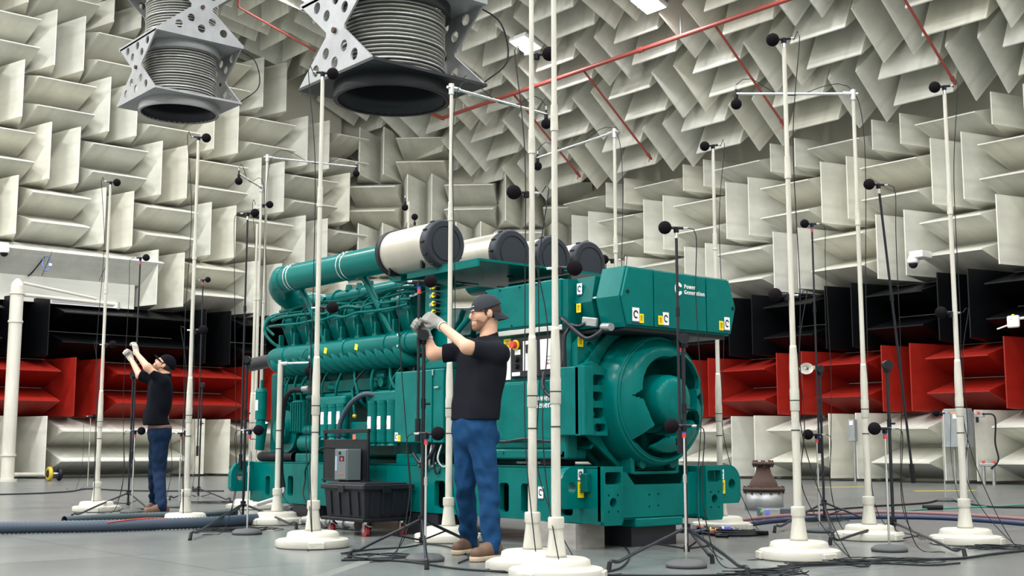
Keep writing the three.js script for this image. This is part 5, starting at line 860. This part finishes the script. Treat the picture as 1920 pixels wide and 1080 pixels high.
// ---------- tote on a wheeled dolly, inverter box on its black panel ----------
{
  const c0 = V3(5.80, 0, -8.84), W = 0.50, L = 0.66, y0 = 0.155, y1 = 0.445;   // near corner; W along +X, L along -Z
  const cx = c0.x + W / 2, cz = c0.z - L / 2;
  const d = thing('wheeled_dolly', 'low black dolly with red-rimmed casters under the black tote', 'dolly', V3(cx, 0, cz));
  part('deck', rb(W + 0.03, 0.03, L + 0.03, 0.008, 0, 0.137, 0), MAT.black, d);
  for (const sx of [-1, 1]) for (const sz of [-1, 1]) {
    const x = sx * (W / 2 - 0.06), z = sz * (L / 2 - 0.06); const k = part('caster', [cy(0.022, 0.022, 0.02, 12, x, 0.112, z), rb(0.006, 0.075, 0.03, 0.002, x - 0.022, 0.075, z), rb(0.006, 0.075, 0.03, 0.002, x + 0.022, 0.075, z)], MAT.chrome, d);
    part('wheel', [cy(0.045, 0.045, 0.028, 24, x, 0.046, z, 'x')], mat(0.28, 0.02, 0.025, 0.5), k); part('wheel_hub', cy(0.018, 0.018, 0.034, 14, x, 0.046, z, 'x'), MAT.galv, k); part('brake_lever', rb(0.03, 0.008, 0.06, 0.003, x, 0.095, z + 0.05, [0.4, 0, 0]), MAT.steel, k);
  }
  const t = thing('storage_tote', 'lidded black plastic storage tote on the wheeled dolly', 'tote', V3(cx, 0, cz));
  const body = []; const k = 0.03, h = y1 - y0 - 0.05; { const pos = [], q = (a, b, c, e) => pos.push(...a, ...b, ...c, ...a, ...c, ...e); const B = (s) => [[-W / 2 + s, 0, -L / 2 + s], [W / 2 - s, 0, -L / 2 + s], [W / 2 - s, 0, L / 2 - s], [-W / 2 + s, 0, L / 2 - s]]; const lo = B(k).map(v => [v[0], y0, v[2]]), hi = B(0.008).map(v => [v[0], y0 + h, v[2]]); for (let i = 0; i < 4; i++) { const j = (i + 1) % 4; q(lo[i], hi[i], hi[j], lo[j]); } q(...lo); q(...hi); const g = new THREE.BufferGeometry(); g.setAttribute('position', new THREE.Float32BufferAttribute(pos, 3)); g.computeVertexNormals(); body.push(clean(g)); }
  const tote = pmat(0.014, 0.015, 0.021, 0.4, 0, { specularIntensity: 0.6 });
  part('tub', body, tote, t); for (const z of [-0.22, -0.08, 0.08, 0.22]) part('rib', bx(0.012, h - 0.04, 0.03, -W / 2 + 0.012, y0 + h / 2, z, [0, 0, 0.09]), tote, t); for (const x of [-0.16, -0.05, 0.06, 0.17]) part('rib', bx(0.03, h - 0.04, 0.012, x, y0 + h / 2, L / 2 - 0.012, [0.09, 0, 0]), tote, t);
  part('lid', [rb(W + 0.04, 0.045, L + 0.04, 0.012, 0, y1 - 0.03, 0), rb(W - 0.06, 0.02, L - 0.06, 0.008, 0, y1 - 0.005, 0)], tote, t);
  part('latch', rb(0.012, 0.06, 0.09, 0.004, -W / 2 - 0.022, y1 - 0.05, 0), MAT.black, t); part('latch', rb(0.09, 0.06, 0.012, 0.004, -0.03, y1 - 0.05, L / 2 + 0.022), MAT.black, t);
  // black panel and inverter standing on the tote lid, against the engine
  const X = 6.16, zc = -9.70; const pn = thing('equipment_panel', 'black equipment panel with an orange tag behind the grey inverter box', 'panel', V3(X, 0, zc));
  part('panel_sheet', rb(0.02, 0.38, 0.74, 0.004, 0, 0.64, 0), MAT.black, pn); part('top_rail', rb(0.03, 0.035, 0.77, 0.004, 0, 0.905, 0), MAT.black, pn); part('post', rb(0.02, 0.49, 0.025, 0.003, 0, 0.675, -0.37), MAT.black, pn); part('post', rb(0.02, 0.49, 0.025, 0.003, 0, 0.675, 0.37), MAT.black, pn); part('foot_bar', rb(0.06, 0.02, 0.74, 0.003, 0.0, 0.455, 0), MAT.black, pn);
  part('orange_tag', rb(0.004, 0.045, 0.05, 0.001, -0.016, 0.85, 0.16), MAT.orange, pn);
  const iv = thing('inverter_box', 'grey inverter box with a small lit red display on the black tote', 'inverter', V3(X - 0.10, 0, zc + 0.19));
  const gm = mat(0.12, 0.145, 0.15, 0.5); part('case', rb(0.15, 0.28, 0.21, 0.008, 0, 0.60, 0), gm, iv);
  part('front_cover', rb(0.012, 0.262, 0.15, 0.004, -0.078, 0.60, 0.022), gm, iv); part('window', rb(0.004, 0.045, 0.075, 0.001, -0.085, 0.655, 0.03), MAT.black, iv);
  const led = mat(1, 0.05, 0.1, 0.5, 0, { emissive: 0xff2244, emissiveIntensity: 1.5 }); part('display', rb(0.003, 0.022, 0.022, 0.001, -0.088, 0.65, 0.035), led, iv);
  const side = text('500', 0.05); side.rotateZ(Math.PI / 2); side.rotateY(-Math.PI / 2); part('side_label', rb(0.003, 0.13, 0.03, 0.001, -0.077, 0.61, -0.075), mat(0.3, 0.38, 0.5, 0.5), iv);
  part('maker_mark', rb(0.002, 0.012, 0.07, 0.001, -0.085, 0.52, 0.03), MAT.red, iv); part('knob', cy(0.014, 0.014, 0.012, 14, -0.086, 0.705, 0.0, 'x'), MAT.black, iv);
  part('foot', rb(0.1, 0.03, 0.03, 0.003, 0, 0.453, -0.07), MAT.black, iv); part('foot', rb(0.1, 0.03, 0.03, 0.003, 0, 0.453, 0.07), MAT.black, iv);
  cable([V3(X - 0.12, 0.75, zc), V3(X - 0.22, 0.74, zc - 0.1), V3(X - 0.26, 0.58, zc - 0.26), V3(X - 0.25, 0.46, zc - 0.3), V3(X - 0.32, 0.30, zc - 0.2), V3(X - 0.36, 0.12, zc + 0.12), V3(X - 0.4, 0.012, zc + 0.35)], 'grey power lead curling from the inverter over the tote', 0.008, MAT.rubber, 'cable', 'power leads', 'power_lead');
}
// ---------- left side: white post with jib arms, hose reel wheel, camera, hook ----------
{
  const p = V3(9.15, 0, -28.6); const t = thing('jib_post', 'thick white steel post with two slanted arms by the door header', 'post', p);
  const py = G(13, 903); t.position.copy(py); const q = py; const H = hAt(q, 528);
  part('column', [cy(0.15, 0.15, H - 0.1, 28, 0, (H - 0.1) / 2, 0)], MAT.pvc, t); part('flange', cy(0.175, 0.175, 0.05, 28, 0, H - 0.28, 0), MAT.pvc, t); part('flange', cy(0.175, 0.175, 0.05, 28, 0, H * 0.13, 0), MAT.pvc, t); part('flange', cy(0.17, 0.17, 0.05, 28, 0, H - 0.95, 0), MAT.pvc, t); part('cap', lathe([[0.15, H - 0.12], [0.12, H - 0.02], [0.05, H + 0.06], [0, H + 0.08]], 24), MAT.pvc, t); part('base_flange', cy(0.22, 0.22, 0.06, 28, 0, 0.03, 0), MAT.pvc, t);
  const rel = (px, pyy) => onZ(px, pyy, q.z - 0.35).sub(q); const a0 = V3(0.12, H - 0.02, 0), a1 = V3(0.12, H - 0.3, 0);
  part('arm', rod(a0, rel(180, 560), 0.035), MAT.pvc, t); part('arm', rod(a1, rel(214, 571), 0.045), MAT.pvc, t); part('bottom_bar', rod(V3(0.1, 0.16, 0), rel(80, 890), 0.05), MAT.pvc, t);
  const g = G(92, 902); const w = thing('yellow_wheel', 'yellow-rimmed black wheel lying at the foot of the white wedges', 'wheel', V3(g.x, 0, g.z)); part('tyre', torus(0.12, 0.05, 0, 0.17, 0, 'x', 10, 28), mat(0.5, 0.36, 0.02, 0.6), w); part('hub', cy(0.08, 0.08, 0.12, 20, 0, 0.17, 0, 'x'), MAT.black, w); part('tyre', torus(0.11, 0.05, 0.25, 0.16, -0.05, 'x', 10, 28), MAT.black, w); part('axle', cy(0.03, 0.03, 0.3, 12, 0.12, 0.17, 0, 'x'), MAT.steel, w);
  const c = onZ(8, 470, zL + 0.15); const cam = thing('security_camera', 'white dome security camera on the edge of the door header', 'camera', c, 'dome cameras'); part('bracket', rb(0.3, 0.16, 0.3, 0.03, -0.05, 0.13, -0.1), MAT.white, cam); part('housing', lathe([[0, 0.12], [0.10, 0.11], [0.125, 0.02], [0.12, -0.05], [0.09, -0.06], [0, -0.06]], 24), MAT.white, cam); part('dome', sp(0.095, 0, -0.06, 0), MAT.black, cam);
  const hk = onZ(52, 518, zL - 0.6); const hook = thing('cable_hook', 'black hook bar with a coil of blue cable under the door header', 'hook', hk); const tip = onZ(84, 481, zL - 0.1).sub(hk); part('bar', sweep([V3(0, 0, 0), V3(0.1, 0.12, 0.05), tip], 0.018, 8, 20), MAT.black, hook); const lp = []; for (let i = 0; i < 14; i++) { const a = i / 14 * Math.PI * 2; lp.push(V3(tip.x + 0.05 + 0.10 * Math.sin(a), tip.y - 0.18 + 0.19 * Math.cos(a), tip.z + 0.02 * Math.sin(a * 2))); } part('blue_coil', sweep(lp, 0.014, 8, 60, true), mat(0.12, 0.2, 0.5, 0.5), hook); part('white_plug', rb(0.07, 0.07, 0.06, 0.01, tip.x + 0.15, tip.y - 0.2, tip.z), MAT.white, hook);
  const f0 = onZ(92, 562, zL - 0.62), f1 = onZ(221, 575, zL - 0.62); const m = f0.clone().add(f1).multiplyScalar(0.5); const fx = thing('strip_fixture', 'long white strip fixture fixed to the fascia below the header', 'fixture', m); part('body', rb(f1.x - f0.x, 0.16, 0.1, 0.01, 0, 0, 0), MAT.white, fx); part('end_cap', rb(0.06, 0.2, 0.12, 0.01, (f1.x - f0.x) / 2, 0, 0), MAT.galv, fx); part('trough', rb(f1.x - f0.x - 0.2, 0.09, 0.02, 0.005, -0.05, 0.0, 0.05), MAT.galv, fx);
}
// ---------- right wall fittings ----------
{
  const x = xR - 0.05; const c = onX(1712, 490, x - 0.25); const cam = thing('security_camera', 'white dome security camera on a bracket against the cream wedges', 'camera', c, 'dome cameras'); part('arm', rb(0.42, 0.16, 0.34, 0.03, 0.12, 0.14, 0.12), MAT.white, cam); part('housing', lathe([[0, 0.14], [0.09, 0.13], [0.13, 0.03], [0.13, -0.03], [0.1, -0.05], [0, -0.05]], 24), MAT.white, cam); part('dome', sp(0.10, 0, -0.06, 0), MAT.black, cam);
  const s = onX(1900, 603, x - 0.1); const bx_ = thing('wireless_box', 'small white rounded box with a green light before the black wedges', 'box', s); part('case', rb(0.08, 0.26, 0.27, 0.04, 0, 0, 0), MAT.white, bx_); part('indicator', rb(0.01, 0.03, 0.03, 0.004, -0.042, 0.05, -0.03), mat(0.2, 1, 0.2, 0.5, 0, { emissive: 0x33ff55, emissiveIntensity: 1 }), bx_); part('antenna', rod(V3(0, -0.06, -0.1), V3(0, -0.13, -0.36), 0.018), MAT.white, bx_); part('bracket', rod(V3(0.05, 0.06, 0.1), V3(0.1, 0.08, 0.5), 0.03), MAT.white, bx_); part('top_mark', rb(0.04, 0.03, 0.06, 0.01, 0, 0.14, 0), MAT.yellow, bx_);
  const h = onX(1512, 691, x - 0.02); const hn = thing('horn_loudspeaker', 'cream oval horn loudspeaker in front of the red wedges', 'loudspeaker', h); const hg = lathe([[0.02, 0.18], [0.03, 0.1], [0.07, 0.04], [0.15, 0.0], [0.155, 0.0], [0.075, 0.06], [0.04, 0.12], [0.02, 0.2]], 28); hg.rotateZ(-Math.PI / 2); hg.scale(1, 0.9, 1.1); hg.rotateY(0.5); part('bell', hg, MAT.pvc, hn); part('phase_plug', sp(0.03, -0.03, 0, 0, 1.4, 1, 1), MAT.pvc, hn); part('driver', [cy(0.05, 0.05, 0.18, 18, 0.2, 0.02, 0.12, 'x')], MAT.pvc, hn); part('mount', rod(V3(0.2, 0.02, 0.12), V3(0.5, 0.05, 0.4), 0.025), MAT.pvc, hn);
  const b = onX(1797, 803, x - 0.12); const eb_ = thing('electrical_box', 'large grey electrical box standing against the white wedges', 'electrical box', b); part('case', rb(0.22, 0.84, 0.56, 0.02, 0, 0, 0), MAT.boxGrey, eb_); part('door', rb(0.015, 0.80, 0.46, 0.006, -0.117, 0, -0.03), MAT.boxGrey, eb_); part('orange_label', rb(0.004, 0.05, 0.16, 0.002, -0.127, 0.33, 0.0), mat(0.75, 0.3, 0.1, 0.5), eb_); part('white_label', rb(0.004, 0.1, 0.14, 0.002, -0.127, 0.25, 0.02), MAT.white, eb_); part('handle', rb(0.03, 0.1, 0.03, 0.006, -0.13, -0.02, 0.19), MAT.red, eb_); part('conduit', cy(0.03, 0.03, b.y - 0.43, 12, 0, -(b.y + 0.43) / 2, 0.16), MAT.galv, eb_); part('conduit', cy(0.025, 0.025, b.y - 0.43, 12, 0, -(b.y + 0.43) / 2, -0.12), MAT.galv, eb_);
  const b2 = onX(1599, 807, x - 0.08); const sb = thing('electrical_box', 'narrow grey electrical box with a conduit beside the yellowish wedge', 'electrical box', b2); part('case', rb(0.12, 0.5, 0.17, 0.01, 0, 0, 0), MAT.boxGrey, sb); part('label', rb(0.004, 0.1, 0.1, 0.002, -0.062, 0.17, 0), MAT.white, sb); part('conduit', cy(0.03, 0.03, b2.y - 0.25, 12, 0.0, -(b2.y + 0.25) / 2, 0.02), MAT.galv, sb);
  const v = onX(1853, 888, x - 0.1); const vv = thing('valve_manifold', 'small valve manifold with red tags near the floor', 'valve', V3(v.x, 0, v.z)); part('header_pipe', rb(0.08, 0.08, 0.36, 0.02, 0, 0.42, 0), MAT.galv, vv); part('leg_pipe', cy(0.035, 0.035, 0.42, 14, 0, 0.21, -0.1), MAT.galv, vv); part('leg_pipe', cy(0.035, 0.035, 0.42, 14, 0, 0.21, 0.12), MAT.galv, vv); part('red_tag', rb(0.03, 0.05, 0.06, 0.008, -0.03, 0.48, -0.08), MAT.red, vv); part('red_tag', rb(0.03, 0.05, 0.06, 0.008, -0.03, 0.48, 0.16), MAT.red, vv);
  const u = onX(1836, 778, x - 0.05); const sk = thing('wall_socket', 'small socket box with a red tag at the top of the white wedge', 'socket', u); part('case', rb(0.06, 0.1, 0.22, 0.01, 0, 0, 0), MAT.galv, sk); part('red_tag', rb(0.02, 0.05, 0.07, 0.008, -0.035, 0.04, 0), MAT.red, sk); part('plug', cy(0.03, 0.03, 0.12, 12, -0.02, -0.1, -0.04), MAT.black, sk);
  cable([u.clone().add(V3(-0.05, 0.02, 0.1)), u.clone().add(V3(-0.1, -0.05, 0.4)), onX(1866, 830, x - 0.1), onX(1872, 862, x - 0.1), v.clone().add(V3(-0.06, 0.1, 0.1))], 'thick black lead from the wall socket to the valve manifold', 0.018, MAT.rubber, 'cable', 'power leads', 'power_lead');
  for (const [p0, p1, lab] of [[G(1532, 914), G(1620, 913), 'yellow floor tape line below the yellowish wedge'], [G(1716, 921), G(1828, 920), 'yellow floor tape line in front of the electrical box']]) { const d = p1.clone().sub(p0), m = p0.clone().add(p1).multiplyScalar(0.5); const g = bx(d.length(), 0.004, 0.12); g.rotateY(-Math.atan2(d.z, d.x)); single('floor_tape', at(g, m.x, 0.0025, m.z), MAT.yellow, lab, 'tape', 'yellow floor tape'); }
}
// ---------- floor clutter on the right ----------
{
  const g = G(1433, 956); const t = thing('exhaust_flange', 'rusty tapered flange bolted onto a galvanised drum on the floor', 'flange', V3(g.x, 0, g.z));
  part('drum', lathe([[0, 0], [0.235, 0], [0.235, 0.23], [0, 0.23]], 36), MAT.galv, t); part('lower_flange', lathe([[0, 0.23], [0.255, 0.23], [0.255, 0.275], [0, 0.275]], 36), MAT.rust, t);
  for (let i = 0; i < 12; i++) { const a = i / 12 * 6.283; part('bolt', [cy(0.014, 0.014, 0.09, 6, 0.238 * Math.cos(a), 0.245, 0.238 * Math.sin(a))], MAT.rust, t); }
  part('reducer', lathe([[0.175, 0.275], [0.172, 0.31], [0.15, 0.36], [0.10, 0.44], [0.085, 0.50], [0.085, 0.545]], 32), MAT.rust, t); part('upper_flange', lathe([[0.05, 0.545], [0.135, 0.545], [0.135, 0.585], [0.05, 0.585]], 28), MAT.rust, t); for (let i = 0; i < 8; i++) { const a = i / 8 * 6.283; part('bolt', [cy(0.012, 0.012, 0.085, 6, 0.115 * Math.cos(a), 0.562, 0.115 * Math.sin(a))], MAT.rust, t); }
  const r = G(1462, 968); const rk = thing('rack_unit', 'flat grey rack unit with blue and green plugs behind the white pole', 'rack unit', V3(r.x, 0, r.z)); rk.rotation.y = -0.75; part('case', rb(0.46, 0.085, 0.3, 0.006, 0, 0.047, 0), mat(0.06, 0.07, 0.085, 0.5), rk); part('front_plate', rb(0.2, 0.08, 0.012, 0.004, -0.12, 0.047, 0.155), MAT.galv, rk); part('blue_plug', rb(0.03, 0.06, 0.03, 0.006, -0.16, 0.05, 0.17), mat(0.15, 0.15, 0.8, 0.5), rk); part('green_plug', rb(0.03, 0.03, 0.03, 0.006, -0.22, 0.06, 0.17), mat(0.05, 0.5, 0.2, 0.5), rk);
  const cn = [[1316, 996, 'red'], [1338, 1004, 'orange'], [1350, 1002, 'red'], [1360, 998, 'blue'], [1374, 1000, 'blue'], [1384, 1004, 'black'], [1326, 1000, 'black']];
  cn.forEach(([px, py, col], i) => { const p = G(px, py); const o = thing('cable_plug', `${['round', 'stubby', 'long', 'thick', 'bright', 'tapered', 'short'][i]} ${col} cable plug lying in the heap beside the skid corner`, 'plug', V3(p.x, 0, p.z), 'plugs heaped by the skid'); o.rotation.y = i * 0.9; part('shell', cy(0.022, 0.026, 0.09, 14, 0, 0.026, 0, 'x'), MAT[col], o); part('ring', cy(0.027, 0.027, 0.015, 14, 0.03, 0.027, 0, 'x'), i % 2 ? MAT.white : MAT.yellow, o); part('pigtail', sweep([V3(-0.04, 0.026, 0), V3(-0.12, 0.018, 0.04), V3(-0.22, 0.012, -0.02), V3(-0.32, 0.012, 0.06)], 0.011, 7, 20), MAT.rubber, o); });
  for (let i = 0; i < 3; i++) cable([G(1300 + i * 8, 1000 - i * 3), G(1345, 1006 - i * 2), G(1395, 1007 - i), G(1440, 1005 + i)].map(p => p.setY(0.016 + 0.012 * i)), ['thick', 'middle', 'upper'][i] + ' black power lead running out of the plug heap', 0.013, MAT.rubber, 'cable', 'power leads', 'power_lead');
  const line = (pts, y) => pts.map(p => G(p[0], p[1]).setY(y));
  cable(line([[1310, 998], [1380, 983], [1450, 974], [1550, 968], [1650, 965], [1760, 968], [1860, 974], [1960, 982]], 0.03), 'flat pink hose laid across the floor on the right', 0.018, mat(0.22, 0.11, 0.12, 0.7), 'hose', 'floor hoses', 'floor_hose');
  cable(line([[1300, 1004], [1390, 989], [1460, 980], [1560, 975], [1650, 973], [1760, 975], [1860, 981], [1960, 990]], 0.022), 'dark blue hose laid beside the flat pink hose', 0.022, mat(0.012, 0.02, 0.075, 0.5), 'hose', 'floor hoses', 'floor_hose');
  cable(line([[1480, 968], [1560, 966], [1650, 962], [1740, 956], [1830, 952], [1900, 949], [1980, 944]], 0.01), 'green cable stretched across the floor behind the pink hose', 0.010, mat(0.05, 0.26, 0.2, 0.5), 'cable', 'floor cables', 'floor_cable');
  cable(line([[1630, 951], [1690, 948], [1740, 944], [1773, 936], [1800, 943], [1860, 952], [1940, 953]], 0.012), 'black cable arching past the short stand far right', 0.012, MAT.rubber, 'cable', 'floor cables', 'floor_cable');
  cable(line([[1480, 962], [1540, 958], [1640, 951]], 0.01), 'black cable behind the horn tripod', 0.010, MAT.rubber, 'cable', 'floor cables', 'floor_cable');
  // inline plug on the green cable
  const ip = G(1749, 956); const pl = thing('inline_plug', 'black inline plug on the green floor cable', 'plug', V3(ip.x, 0, ip.z)); pl.rotation.y = -0.7; part('shell', cy(0.03, 0.03, 0.24, 12, 0, 0.03, 0, 'x'), MAT.rubber, pl);
}
// ---------- coils and runs of microphone cable on the floor ----------
function coil(px, py, a, b, n, label, r = 0.0032) {
  const c = G(px, py); const pts = []; const ph = rr(0, 6);
  for (let i = 0; i < n * 9; i++) { const q = i / 9 * Math.PI * 2 + ph, k = 1 + 0.22 * Math.sin(i * 1.7 + ph) + 0.12 * Math.sin(i * 0.53); pts.push(c.clone().addScaledVector(RIGHT, a * k * Math.cos(q) + 0.05 * Math.sin(i * 0.31)).addScaledVector(AWAY, b * k * Math.sin(q)).setY(0.006 + 0.006 * (i % 5))); }
  return single('cable_coil', sweep(pts, r, 6, pts.length * 4), MAT.cable, label, 'cable coil', 'coiled cables on the floor');
}
coil(715, 1048, 0.24, 0.16, 4, 'messy cable coil at the foot of the black tripod held by the worker');
coil(1440, 1079, 0.20, 0.10, 5, 'cable coil at the foot of the pole stand before the red wedges');
coil(1650, 1056, 0.30, 0.10, 4, 'tangled cable coil under the slanted boom tripod');
coil(1545, 1064, 0.26, 0.05, 3, 'flat cable coil touching the pole stand base before the red wedges');
coil(1875, 1030, 0.26, 0.10, 6, 'dense cable coil beside the pole stand before the electrical box');
coil(1500, 978, 0.4, 0.12, 5, 'cable coil around the short stand under the horn');
coil(420, 997, 0.22, 0.10, 5, 'cable coil under the tall tripod by the far skid end');
coil(470, 995, 0.2, 0.08, 4, 'cable coil around the round base by the hose end');
coil(405, 944, 0.45, 0.15, 4, 'cable coil behind the white pole by the reaching worker');
coil(225, 958, 0.3, 0.12, 3, 'cable coil on the floor beside the reaching worker');
for (const [pts, lab, r] of [
  [[[640, 1053], [700, 1052], [770, 1056], [850, 1068], [930, 1074], [1000, 1076], [1070, 1080]], 'black cable run from the tripod coil to the pair of white bases', 0.007],
  [[[1480, 1062], [1560, 1058], [1640, 1054], [1720, 1052], [1800, 1050], [1860, 1042], [1930, 1034]], 'bundle of black cable running right past the slanted boom tripod', 0.009],
  [[[1380, 1076], [1450, 1068], [1540, 1062], [1640, 1058], [1740, 1062], [1800, 1058]], 'second black cable running right past the slanted boom tripod', 0.006],
  [[[1090, 1080], [1200, 1082], [1300, 1082], [1400, 1078], [1500, 1066]], 'black cable along the floor in front of the alternator tripod', 0.007],
  [[[1110, 920], [1130, 980], [1160, 1010], [1180, 1040], [1165, 1066], [1120, 1078]].slice(2), 'looped cable end on the floor before the alternator', 0.006],
  [[[-20, 929], [60, 927], [130, 923], [165, 918], [230, 921], [300, 922], [420, 922]], 'black cable crossing the far floor behind the reaching worker', 0.012],
  [[[640, 1040], [700, 1032], [760, 1028], [800, 1022], [850, 1030], [880, 1046], [860, 1058]], 'black cable looping between the tote and the brown shoes', 0.006]]) cable(pts.map((p, i) => G(p[0], p[1]).setY(r + 0.002)), lab, r, MAT.cable, 'cable', 'floor cables', 'floor_cable');
// ---------- big corrugated hoses on the left ----------
function bigHose(pts, r, m, label) {
  const curve = new THREE.CatmullRomCurve3(pts.map(p => G(p[0], p[1]).setY(r))); const L = curve.getLength(), n = Math.floor(L / 0.018); const g = new THREE.TubeGeometry(curve, n, r, 14); const p = g.attributes.position, nn = g.attributes.normal;
  for (let i = 0; i <= n; i++) if (i % 2) for (let j = 0; j <= 14; j++) { const k = i * 15 + j; p.setXYZ(k, p.getX(k) - nn.getX(k) * 0.006, p.getY(k) - nn.getY(k) * 0.006, p.getZ(k) - nn.getZ(k) * 0.006); } g.computeVertexNormals();
  const t = thing('corrugated_hose', label, 'hose', null, 'big floor hoses'); part('hose_wall', clean(g), m, t); return { t, curve, r };
}
{
  const h1 = bigHose([[-900, 1004], [-500, 1010], [-60, 1003], [60, 1000], [180, 998], [300, 994], [400, 990], [470, 985], [520, 980]], 0.055, MAT.hose, 'thick blue corrugated hose with a red stripe along the floor'); const st = []; for (let i = 0; i <= 16; i++) { const u = 0.52 + i / 16 * 0.2; const c = h1.curve.getPoint(u), a = 1.2 + 2.6 * Math.sin(u * 5); const tg = h1.curve.getTangent(u), s = new THREE.Vector3().crossVectors(tg, UP).normalize(); st.push(c.addScaledVector(s, -0.056 * Math.cos(a)).addScaledVector(UP, 0.056 * Math.sin(a))); } part('red_stripe', sweep(st, 0.005, 6, 60), MAT.red, h1.t);
  const e = G(524, 980); part('coupling', [rod(G(510, 981).setY(0.06), G(540, 978).setY(0.06), 0.062), rod(G(520, 980).setY(0.06), G(526, 979).setY(0.06), 0.075), rod(G(534, 978).setY(0.06), G(548, 977).setY(0.06), 0.05)], MAT.galv, h1.t);
  bigHose([[120, 985], [200, 980], [300, 976], [380, 974], [440, 968]], 0.045, mat(0.025, 0.045, 0.05, 0.55), 'dark corrugated hose behind the striped blue hose');
  const v = thing('valve_assembly', 'silver pipe valve assembly lying beside the white pole by the skid', 'valve', G(555, 972).setY(0)); part('valve_body', [rod(V3(-0.18, 0.09, 0.1), V3(0.2, 0.12, -0.1), 0.05)], MAT.galv, v); part('handwheel', torus(0.05, 0.012, 0.02, 0.19, 0, 'y', 6, 20), MAT.steel, v); part('union', rod(V3(-0.05, 0.10, 0.03), V3(0.03, 0.105, -0.01), 0.07, 0.07, 8), MAT.galv, v); part('bonnet', cy(0.025, 0.03, 0.1, 12, 0.02, 0.14, 0), MAT.galv, v);
  for (const [px, py] of [[655, 985], [640, 984]]) { }
  const pf = thing('pipe_fitting', 'row of silver pipe fittings on the floor behind the dolly', 'fitting', V3(6.2, 0, -9.9)); part('pipe', rod(V3(0, 0.06, -0.6), V3(0, 0.06, 0.35), 0.035), MAT.galv, pf); for (const z of [-0.5, -0.2, 0.1, 0.3]) part('collar', rod(V3(0, 0.06, z), V3(0, 0.06, z + 0.07), 0.055, 0.055, 8), MAT.galv, pf);
}
// dark strip let into the floor
{ const a = V3(2.6, 0, -5.2), b = V3(5.75, 0, -7.98), d = b.clone().sub(a), L = d.length(); const s = part('floor_strip', rb(L, 0.02, 0.10, 0.002), MAT.floorStrip, floor); s.position.copy(a.clone().add(b).multiplyScalar(0.5)).sub(floor.position).setY(-0.0085); s.rotation.y = -Math.atan2(d.z, d.x); }
renderer.render(scene, camera);
